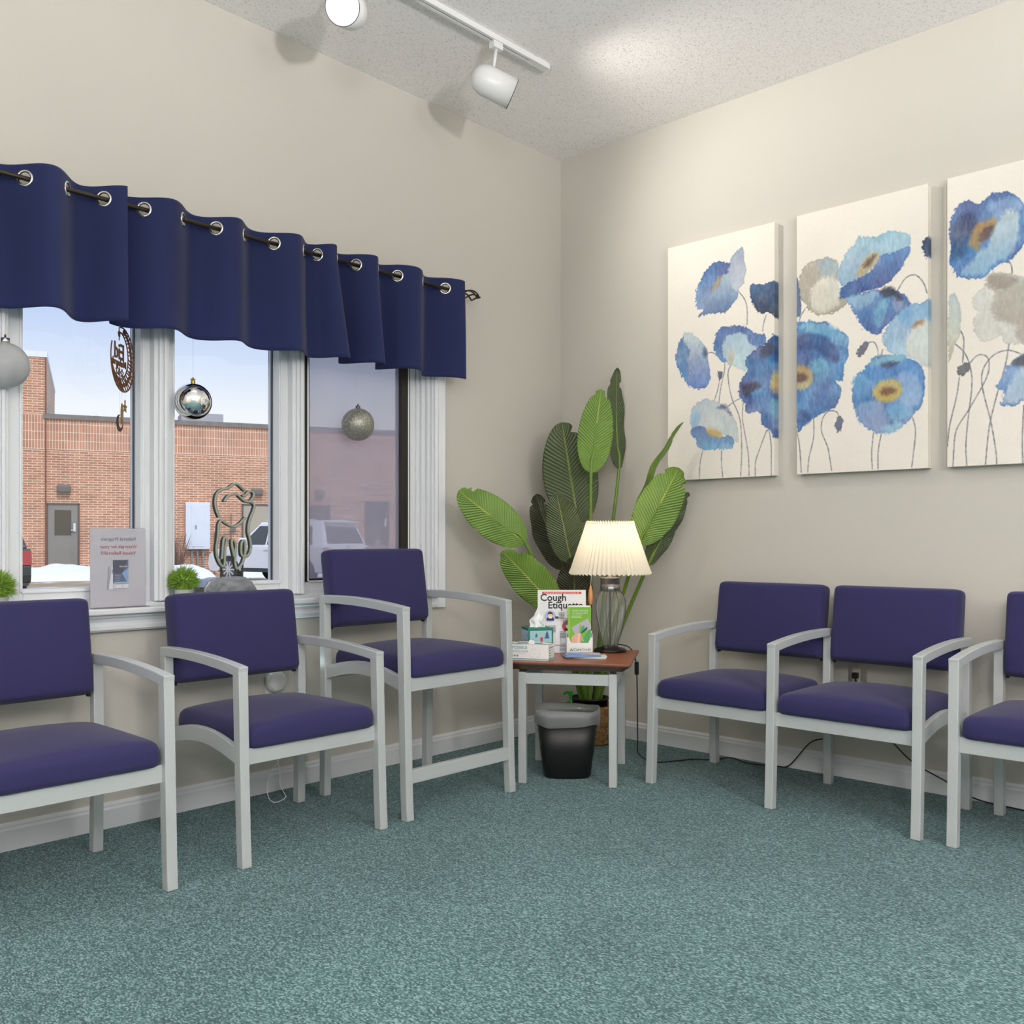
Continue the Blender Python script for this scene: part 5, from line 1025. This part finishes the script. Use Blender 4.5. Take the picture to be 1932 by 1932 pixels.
lettering('Mubarak', .036, chm, ch_, (-.042, -.002, -.018), (1, 0, 0), (0, 0, 1), ext=.0015, xs=1.1, mirror=True, bold=.0004)
MB().prism([((.020 if k % 2 == 0 else .009)*math.sin(2*PI*k/10), (.020 if k % 2 == 0 else .009)*math.cos(2*PI*k/10)) for k in range(10)], -.0015, .0015, lambda p: (p[0]+.022, p[2], p[1]-.166)).tube([(.022, 0, -.150), (.022, 0, -.140)], .003, 8).build('star_pendant', gold_m, ch_)
MB().prism([(-.004, .034), (.004, .034), (.010, .012), (.011, -.020), (.004, -.032), (0, -.040), (-.004, -.032), (-.011, -.020), (-.010, .012)], -.0015, .0015, lambda p: (p[0]-.008, p[2], p[1]-.190)).build('lantern_pendant', gold_m, ch_)
cres = [(.030*math.cos(a), .030*math.sin(a)) for a in [R_(75)+R_(285)*k/24 for k in range(25)]] + [(.008+.023*math.cos(a), .006+.023*math.sin(a)) for a in [R_(345)-R_(255)*k/20 for k in range(21)]]
MB().prism(cres, -.0015, .0015, lambda p: (p[0]-.030, p[2], p[1]-.228)).build('crescent_pendant', chd, ch_)
MB().tube([(.022, 0, -.145), (.022, 0, -.10)], .0004, 4).tube([(-.008, 0, -.158), (-.008, 0, -.11)], .0004, 4).tube([(-.03, 0, -.198), (-.03, 0, -.10)], .0004, 4).tube([(0, 0, RR), (0, 0, .32)], .0004, 4).build('hanging_thread', thr, ch_)

# ================================================================== WINDOW SILL THINGS
SILL = .790
sg = thing('referral_sign', 'clear upright sign holder on the sill with reversed referral program text', 'sign', (-2.436, -.004, .776), R_(-3))
MB().box(-.096, .096, -.0014, .0014, .002, .279).build('sign_paper', mat('backlit_paper', (208, 206, 216), .7), sg)  # lavender light from behind is put into the paper colour
MB().box(-.098, .098, -.0036, -.002, .0, .282).box(-.098, .098, .002, .0036, .0, .282).box(-.098, .098, -.04, .0036, 0, .0015).build('acrylic_holder', acryl_m, sg)
b1 = mat('show_through_slate_ink', (128, 136, 158), .6); b2 = mat('show_through_red_ink', (176, 108, 108), .6)  # muted tone of print seen through backlit paper, put into the inks
for s_, z, c_ in (('Referral Program', .242, b1), ('Waterpik for your', .215, b2), ('Valued Referral!!!', .192, b2)):
    lettering(s_, .0175, c_, sg, (.0, -.0046, z), (1, 0, 0), (0, 0, 1), ext=.0002, mirror=True)
dc = Decal((0, -.0042, 0), (1, 0, 0), (0, 0, 1))
dc.rect(-.020, .085, .034, .168, (96, 104, 128)).poly([(.034, .115), (.034, .140), (.012, .120), (.030, .088), (.034, .088)], (128, 156, 196)).rect(-.016, .085, .034, .090, (140, 176, 206)).poly([(-.018, .120), (.008, .120), (.022, .140), (.030, .166), (-.018, .166)], (82, 84, 100))
dc.poly([(-.036, .064), (-.020, .064), (-.020, .125), (-.022, .150), (-.026, .150), (-.026, .125)], (206, 204, 214)).poly([(-.040, .064), (-.034, .064), (-.032, .145), (-.035, .145), (-.037, .110)], (150, 150, 166)).rect(-.024, .120, -.021, .134, (120, 122, 138))
dc.rect(-.016, .068, .034, .0805, (204, 204, 214)).rect(-.012, .072, -.009, .077, (150, 150, 170)).rect(.012, .072, .015, .077, (150, 150, 170)).lines(-.014, .112, .022, .006, 4, (140, 144, 166))
dc.build('printed_picture', sg)
lettering('waterpik', .0085, mat('pale_ink', (214, 216, 226), .6), sg, (.017, -.0052, .145), (1, 0, 0), (0, 0, 1), ext=.0001, mirror=True)

tri1 = mat('grass_blade_green', (132, 168, 62), .6, var=(60, .6))
def topiary(label, x, seed):
    t = thing('grass_ball', label, 'plant', (x, -.018, .776), 0, 'artificial grass balls on the window sill')
    MB().lathe([(.026, 0), (.034, .052), (.036, .054), (.032, .054), (0, .050)], 20).build('pot', mat('small_white_pot', (220, 220, 220), .5), t, smooth=True)
    rnd = random.Random(seed); m = MB(); c = Vector((0, 0, .082))
    m.lathe([(.038*math.sin(PI*k/8), .082-.038*math.cos(PI*k/8)) for k in range(9)], 12)
    for k in range(700):
        z = rnd.uniform(-.45, 1); a = rnd.uniform(0, 2*PI); r = math.sqrt(1-z*z); d = Vector((r*math.cos(a), r*math.sin(a), z))
        s = d.orthogonal().normalized(); s = Matrix.Rotation(rnd.uniform(0, 6.28), 3, d) @ s; l = rnd.uniform(.056, .072); w_ = .0017
        e_ = c + (d+s*rnd.uniform(-.25, .25)).normalized()*l; q = c+d*.030
        p = [m.bm.verts.new(v) for v in (q-s*w_, q+s*w_, (q+e_)/2+s*w_*.9+Vector((0, 0, .002)), e_, (q+e_)/2-s*w_*.9+Vector((0, 0, .002)))]; m.bm.faces.new(p)
    m.build('grass_blades', tri1, t, merge=False)
topiary('green artificial grass ball behind the middle armchair beside the tooth sculpture', -2.195, 1)
topiary('green artificial grass ball at the far left edge of the sill', -2.838, 2)

ts = thing('tooth_sculpture', 'tube-light tooth and toothbrush outline on a wavy grey stand', 'sculpture', (0, 0, 0))
tub = mat('sage_silicone_tube', (150, 156, 140), .45); tbk = mat('black_channel', (26, 26, 26), .5)
m = MB(); m2 = MB()
for s_ in TOOTH:
    pts = smooth_path([(x, -.004, z) for x, z in s_], 5); m.tube(pts, .0052, 8); m2.bar([(p.x-.001, .006, p.z) for p in pts], .012, .0075, wdir=Vector((0, 1, 0)))
m.build('light_tube', tub, ts, smooth=True); m2.build('backing_channel', tbk, ts)
MB().tube([(-1.951-.137+.06, .004, .975), (-2.030, .004, .862)], .0035, 6).tube([(-1.935, .004, .955), (-1.937, .004, .862)], .0035, 6).build('support_rod', tbk, ts)
stn = mat('wavy_grey_stand', (150, 154, 160), .25, .5, bump=(9, .6, .02), var=(14, .25))
m = MB(); m.prism([(-2.125, .776), (-2.120, .835), (-2.10, .862), (-2.07, .870), (-1.945, .870), (-1.915, .850), (-1.88, .800), (-1.865, .776)], -.036, .036, lambda p: (p[0], p[2], p[1])); m.build('stand', stn, ts, bevel=.006, seg=3, smooth=False)

# ================================================================== PAINTINGS
def vnoise(x, y, f, seed):
    x = x*f+seed*17.3; y = y*f+seed*9.1; xi = np.floor(x).astype(int); yi = np.floor(y).astype(int); fx = x-xi; fy = y-yi
    fx = fx*fx*(3-2*fx); fy = fy*fy*(3-2*fy)
    def h(a, b): 
        n_ = (a*374761393+b*668265263+seed*144269) & 0x7fffffff; n_ = ((n_ ^ (n_ >> 13))*1274126177) & 0x7fffffff; return ((n_ ^ (n_ >> 16)) & 0xffff)/65535.0
    return (h(xi, yi)*(1-fx)+h(xi+1, yi)*fx)*(1-fy)+(h(xi, yi+1)*(1-fx)+h(xi+1, yi+1)*fx)*fy
def fbm(x, y, f, seed, o=4):
    s = 0; a = .5
    for k in range(o): s = s+a*vnoise(x, y, f*2**k, seed+k); a *= .5
    return s/(1-.5**o)
def tolin(c):
    c = np.asarray(c, dtype=float)/255.0; return np.where(c <= .04045, c/12.92, ((c+.055)/1.055)**2.4)
def inside(px, py, poly):
    r = np.zeros(px.shape, bool); n_ = len(poly); j = n_-1
    for i in range(n_):
        xi, yi = poly[i]; xj, yj = poly[j]
        if yi != yj: r ^= ((yi > py) != (yj > py)) & (px < (xj-xi)*(py-yi)/(yj-yi)+xi)
        j = i
    return r
def closed_smooth(p, k=5):
    n_ = len(p); out = []
    for i in range(n_):
        p0, p1, p2, p3 = (np.array(p[(i+d) % n_]) for d in (-1, 0, 1, 2))
        for j in range(k):
            t = j/k; out.append(tuple(.5*((2*p1)+(p2-p0)*t+(2*p0-5*p1+4*p2-p3)*t*t+(3*p1-p0-3*p2+p3)*t**3)))
    return out
def painting(label, yl, wd, stems, shapes, seed):
    HT = 1.135; D = .038
    t = thing('canvas_painting', label, 'painting', (-.0005, yl, 1.302), 0, 'three-panel blue poppy canvases')
    NX, NZ = int(wd/.0024), int(HT/.0024)
    us = np.linspace(0, wd, NX+1); vs_ = np.linspace(0, HT, NZ+1); U, V = np.meshgrid(us, vs_)
    base = np.array([232, 226, 217.])
    C = np.ones(U.shape+(3,))*base + ((fbm(U, V, 5, seed)-.5)*10)[..., None] + ((fbm(U, V*1.4, 120, seed+2, 2)-.5)*4)[..., None]
    n1 = fbm(U, V, 28, seed+3)-.5; n2 = fbm(U, V, 28, seed+9)-.5; n3 = fbm(U, V, 130, seed+5, 2)-.5; n4 = fbm(U, V, 130, seed+6, 2)-.5
    mot = fbm(U+n1*.04, V+n2*.05, 16, seed+12)-.5; mot2 = fbm(U*2.2, V*.8, 60, seed+13)-.5; hue = fbm(U, V, 11, seed+14)-.5
    UU = U+n1*.014+n3*.007; VV = V+n2*.014+n4*.007
    for s in stems:
        pp = [(p.x, p.y) for p in smooth_path([(a, b_, 0) for a, b_ in s], 5)]
        d = np.full(U.shape, 9.0)
        for (a, b_), (c, e_) in zip(pp[:-1], pp[1:]):
            L2 = (c-a)**2+(e_-b_)**2+1e-9; tt = np.clip(((U-a)*(c-a)+(V-b_)*(e_-b_))/L2, 0, 1); d = np.minimum(d, np.hypot(U-a-tt*(c-a), V-b_-tt*(e_-b_)))
        k = np.clip((.0034-d)/.0016, 0, 1)*(.72+.9*n3); k = np.clip(k, 0, 1)[..., None]
        C = C*(1-k)+np.array([112, 114, 124.])*k
    done = []
    for (poly, c0, c1, mt) in shapes:
        pl_ = closed_smooth(poly, 4); xs_ = [p[0] for p in pl_]; ys = [p[1] for p in pl_]; y0, y1 = min(ys), max(ys); x0, x1 = min(xs_), max(xs_)
        cx, cy = sum(xs_)/len(xs_), sum(ys)/len(ys); ar = (x1-x0)*(y1-y0)
        inner = any(ar < .75*q[1] and bool(inside(np.array([cx]), np.array([cy]), q[0])[0]) for q in done); done.append((pl_, ar))
        i0, i1 = np.searchsorted(vs_, [y0-.03, y1+.03]); j0, j1 = np.searchsorted(us, [x0-.03, x1+.03]); S = (slice(i0, i1), slice(j0, j1))
        uu, vv = UU[S], VV[S]
        if uu.size == 0: continue
        dd = np.full(uu.shape, 9.0)
        for (a, b_), (c, e_) in zip(pl_, pl_[1:]+pl_[:1]):
            L2 = (c-a)**2+(e_-b_)**2+1e-9; tt = np.clip(((uu-a)*(c-a)+(vv-b_)*(e_-b_))/L2, 0, 1); dd = np.minimum(dd, np.hypot(uu-a-tt*(c-a), vv-b_-tt*(e_-b_)))
        sg_ = np.where(inside(uu, vv, pl_), dd, -dd) + n3[S]*.010 + mot2[S]*.012
        al = np.clip(sg_/(.016 if inner else .0035)+.5, 0, 1)[..., None]*(.88 if inner else 1)
        g = np.clip((y1-vv)/(y1-y0+1e-6), 0, 1)[..., None]
        col_ = np.array(c0, float)*(1-g)+np.array(c1, float)*g
        gy = col_.mean(-1, keepdims=True); col_ = (gy+(col_-gy)*.78)*.90+22
        edge = np.clip(1-dd/.010, 0, 1)[..., None]*(0 if inner else 1)
        col_ = col_ + (mot[S]*64*mt)[..., None]*np.array([1.0, .95, .75]) + (mot2[S]*40*min(1, mt+.3))[..., None] + (hue[S]*40*mt)[..., None]*np.array([-.6, .5, .7]) - edge*14
        C[S] = C[S]*(1-al)+col_*al
    C = tolin(np.clip(C, 20, 250))
    nv = U.size; co = np.empty((nv, 3)); co[:, 0] = -D-.0004; co[:, 1] = -U.ravel(); co[:, 2] = V.ravel()
    idx = np.arange(nv).reshape(U.shape); q = np.stack([idx[:-1, :-1], idx[1:, :-1], idx[1:, 1:], idx[:-1, 1:]], -1).reshape(-1, 4)[:, ::-1]
    me = bpy.data.meshes.new('painted_face'); me.vertices.add(nv); me.vertices.foreach_set('co', co.ravel())
    me.loops.add(q.size); me.loops.foreach_set('vertex_index', q.ravel()); me.polygons.add(len(q)); me.polygons.foreach_set('loop_start', np.arange(0, q.size, 4)); me.update(calc_edges=True)
    at = me.color_attributes.new('col', 'FLOAT_COLOR', 'POINT'); cc = np.ones((nv, 4)); cc[:, :3] = C.reshape(-1, 3); at.data.foreach_set('color', cc.ravel())
    me.materials.append(canvas_m); o = bpy.data.objects.new('painted_face', me); COL.objects.link(o); o.parent = t
    # wrapped edges: vertical strips carry the neighbouring colours
    bm = bmesh.new(); lay = bm.verts.layers.float_color.new('col')
    for xx, col_i in ((0, 0), (-wd, -1)):
        pr_ = None
        for k in range(0, NZ+1, 4):
            c = C[k, col_i]; a = bm.verts.new((-D, xx, V[k, 0])); b_ = bm.verts.new((0, xx, V[k, 0])); a[lay] = b_[lay] = (*c, 1)
            if pr_: bm.faces.new([pr_[0], pr_[1], b_, a])
            pr_ = (a, b_)
    cb_ = (*tolin(base), 1)
    for zz in (0, HT):
        q_ = [bm.verts.new(p) for p in ((-D, 0, zz), (0, 0, zz), (0, -wd, zz), (-D, -wd, zz))]
        for v in q_: v[lay] = cb_
        bm.faces.new(q_)
    me = bpy.data.meshes.new('canvas_edge'); bm.to_mesh(me); bm.free(); me.materials.append(canvas_m); o = bpy.data.objects.new('canvas_edge', me); COL.objects.link(o); o.parent = t
painting('left blue poppy canvas nearest the corner plant, with the highest single flower', -.718, .566, ART1_STEMS, ART1_SHAPES, 1)
painting('middle blue poppy canvas with two large yellow-centred flowers', -1.391, .560, ART2_STEMS, ART2_SHAPES, 2)
painting('right blue poppy canvas cut off by the right edge, with a grey flower', -2.025, .566, ART3_STEMS, ART3_SHAPES, 3)

# ================================================================== TRACK LIGHTS
tk = thing('light_track', 'white ceiling light track running towards the corner', 'light track', (-2.2, -.63, H))
MB().box(-1.6, 1.362, -.0175, -.004, -.022, 0).box(-1.6, 1.362, .004, .0175, -.022, 0).box(-1.6, 1.362, -.004, .004, -.010, 0).box(1.25, 1.362, -.004, .004, -.022, -.010).build('track_channel', enam_m, tk)
MB().box(-1.6, 1.25, -.0038, .0038, -.012, -.010).build('track_slot', mat('track_slot_grey', (90, 88, 86), .5), tk)
def track_head(label, end, back, px_, lit, energy, ang):
    e_ = Vector(end); b_ = Vector(back); ax = (e_-b_).normalized(); L = (e_-b_).length
    t = thing('track_light', label, 'spotlight', (px_, -.63, H-.022), 0, 'white track lights'); o0 = Vector((px_, -.63, H-.022))
    MB().box(-.026, .026, -.016, .016, -.028, 0).build('track_adapter', enam_m, t, bevel=.003)
    pv = b_+ax*L*.52 - o0 + Vector((0, 0, .061)); MB().tube([(0, 0, -.028), tuple(pv)], .007, 10).build('stem', enam_m, t, smooth=True)
    Q = Vector((0, 0, 1)).rotation_difference(ax).to_matrix().to_4x4(); T_ = Matrix.Translation(b_-o0) @ Q
    o = MB().lathe([(0, 0), (.020, .002), (.038, .010), (.052, .026), (.059, .048), (.061, .065), (.061, L), (.0585, L), (.0585, .065), (.045, .03), (0, .02)], 40).build('lamp_housing', enam_m, t, smooth=True)
    o.data.transform(T_)
    o = MB().lathe([(0, L-.028), (.030, L-.029), (.052, L-.038), (.0, L-.075)], 32, cap=False).build('lamp_face', mat('lit_reflector_bulb', (255, 250, 240), .4, emit=(255, 246, 230), estr=9), t, smooth=True); o.data.transform(T_)
    o = MB().tube([(.0612*math.cos(a), .0612*math.sin(a), L) for a in [2*PI*k/36 for k in range(36)]], .0012, 5, closed=True).build('rim', black_m, t); o.data.transform(T_)
    l = bpy.data.lights.new('track_spot', 'SPOT'); l.energy = energy; l.spot_size = R_(ang); l.spot_blend = 1; l.shadow_soft_size = .05; l.color = (1, .95, .87)
    lo = bpy.data.objects.new('track_spot', l); COL.objects.link(lo); lo.parent = t
    lo.matrix_local = Matrix.Translation(e_+ax*.004-o0) @ Vector((0, 0, -1)).rotation_difference(ax).to_matrix().to_4x4()
track_head('white bullet track light aimed at the art wall, near the end of the track', (-1.085, -.657, 2.852), (-1.225, -.565, 2.917), -1.153, False, SPOT2_W, 120)
track_head('glowing track light at the top edge, facing the room', (-1.935, -.645, 2.868), (-1.811, -.554, 2.927), -1.88, True, SPOT1_W, 150)

# ================================================================== SMALL WALL THINGS
ot = thing('wall_outlet', 'ornate nickel wall outlet with black plug behind the bench', 'outlet', (0, -1.648, .432))
MB().box(-.004, 0, -.040, .040, -.062, .062).box(-.008, -.003, -.033, .033, -.055, .055).box(-.011, -.007, -.024, .024, -.046, .046).build('outlet_plate', mat('brushed_nickel', (196, 190, 178), .3, .8), ot, bevel=.0015)
MB().box(-.0135, -.010, -.017, .017, -.036, .036).build('outlet_face', mat('outlet_ivory', (206, 200, 188), .4), ot)
MB().box(-.036, -.0135, -.011, .011, -.002, .022).build('plug', black_m, ot, bevel=.002)
cdm = thing('black_cord', 'second black cord hanging from the outlet and running right along the baseboard', 'cord', (0, 0, 0))
MB().tube(smooth_path([(-.030, -1.652, .425), (-.028, -1.69, .33), (-.025, -1.74, .25), (-.024, -1.805, .183), (-.024, -1.89, .112), (-.026, -2.024, .056), (-.03, -2.12, .014), (-.035, -2.25, .004), (-.05, -2.5, .004), (-.04, -2.9, .004)], 6), .0028, 6).build('cord', blackcord_m, cdm, smooth=True)
af = thing('plug_in_air_freshener', 'round white plug-in air freshener glowing behind the middle armchair', 'air freshener', (-1.803, 0, .445))
MB().box(-.035, .035, -.005, 0, -.055, .055).build('outlet_plate', enam_m, af, bevel=.001)
fb = MB().lathe([(0, .050), (.030, .048), (.041, .040), (.044, .025), (.040, .010), (.032, .004), (0, .004)], 32).build('freshener_body', mat('white_plastic', (228, 228, 226), .35), af, smooth=True)
fb.data.transform(Matrix.Rotation(R_(90), 4, 'X'))
MB().tube([(.013*math.cos(a), -.047, .018+.006*math.sin(a)) for a in [2*PI*k/16 for k in range(16)]], .0014, 5, closed=True).build('vent_ring', mat('grey_vent', (130, 132, 136), .4), af)
l = bpy.data.lights.new('freshener_glow', 'AREA'); l.shape = 'RECTANGLE'; l.size = .04; l.size_y = .01; l.energy = .35; l.color = (.75, 1, .95)
lo = bpy.data.objects.new('freshener_glow', l); COL.objects.link(lo); lo.parent = af; lo.location = (0, -.022, .047); lo.rotation_euler = (R_(180), 0, 0)
wc = thing('white_cord', 'thin white cord looping down behind the middle armchair', 'cord', (0, 0, 0))
MB().tube(smooth_path(WCORD, 6), .0016, 6).build('cord', paper_m, wc, smooth=True)

# globes and hangers of the added fill lights, unseen behind the camera
opal = bpy.data.materials.new('fill_globe_glow'); opal.use_nodes = True; n = opal.node_tree; n.nodes.clear()
o_ = n.nodes.new('ShaderNodeOutputMaterial'); tr_ = n.nodes.new('ShaderNodeBsdfTransparent'); em_ = n.nodes.new('ShaderNodeEmission'); mx = n.nodes.new('ShaderNodeMixShader')
em_.inputs[0].default_value = (1, .95, .88, 1); em_.inputs[1].default_value = 4; mx.inputs[0].default_value = .35
n.links.new(tr_.outputs[0], mx.inputs[1]); n.links.new(em_.outputs[0], mx.inputs[2]); n.links.new(mx.outputs[0], o_.inputs[0])
for i, (x, y, p) in enumerate(FILL_PENDANTS):
    t = thing('added_fill_pendant', 'added unseen fill pendant lamp %s' % ['left of the camera near the windows', 'behind the camera on the left', 'behind the camera on the right', 'far right, near the art wall'][i], 'pendant lamp', (x, y, PZ))
    MB().lathe([(.28*math.sin(PI*k/24), -.28*math.cos(PI*k/24)) for k in range(25)], 32).build('fill_globe', opal, t, smooth=True)
    MB().tube([(0, 0, .28), (0, 0, H-PZ-.02)], .006, 8).lathe([(.06, H-PZ-.02), (.06, H-PZ), (0, H-PZ)], 20).lathe([(.05, .27), (.03, .31), (0, .31)], 20).build('hanger', enam_m, t)
t = thing('added_fill_uplighter', 'added white fill uplighter standing unseen behind the camera', 'floor lamp', (FILL_UPLIGHT[0], FILL_UPLIGHT[1], 0))  # stand and bowl of the added uplighter
MB().lathe([(.15, 0), (.15, .015), (.03, .03), (.012, .05), (.012, 1.58), (0, 1.58)], 32).build('stand', enam_m, t, smooth=True)
MB().lathe([(.02, 1.56), (.10, 1.60), (.17, 1.68), (.175, 1.68), (.10, 1.59), (.0, 1.555)], 40, cap=False).build('bowl', enam_m, t, smooth=True)
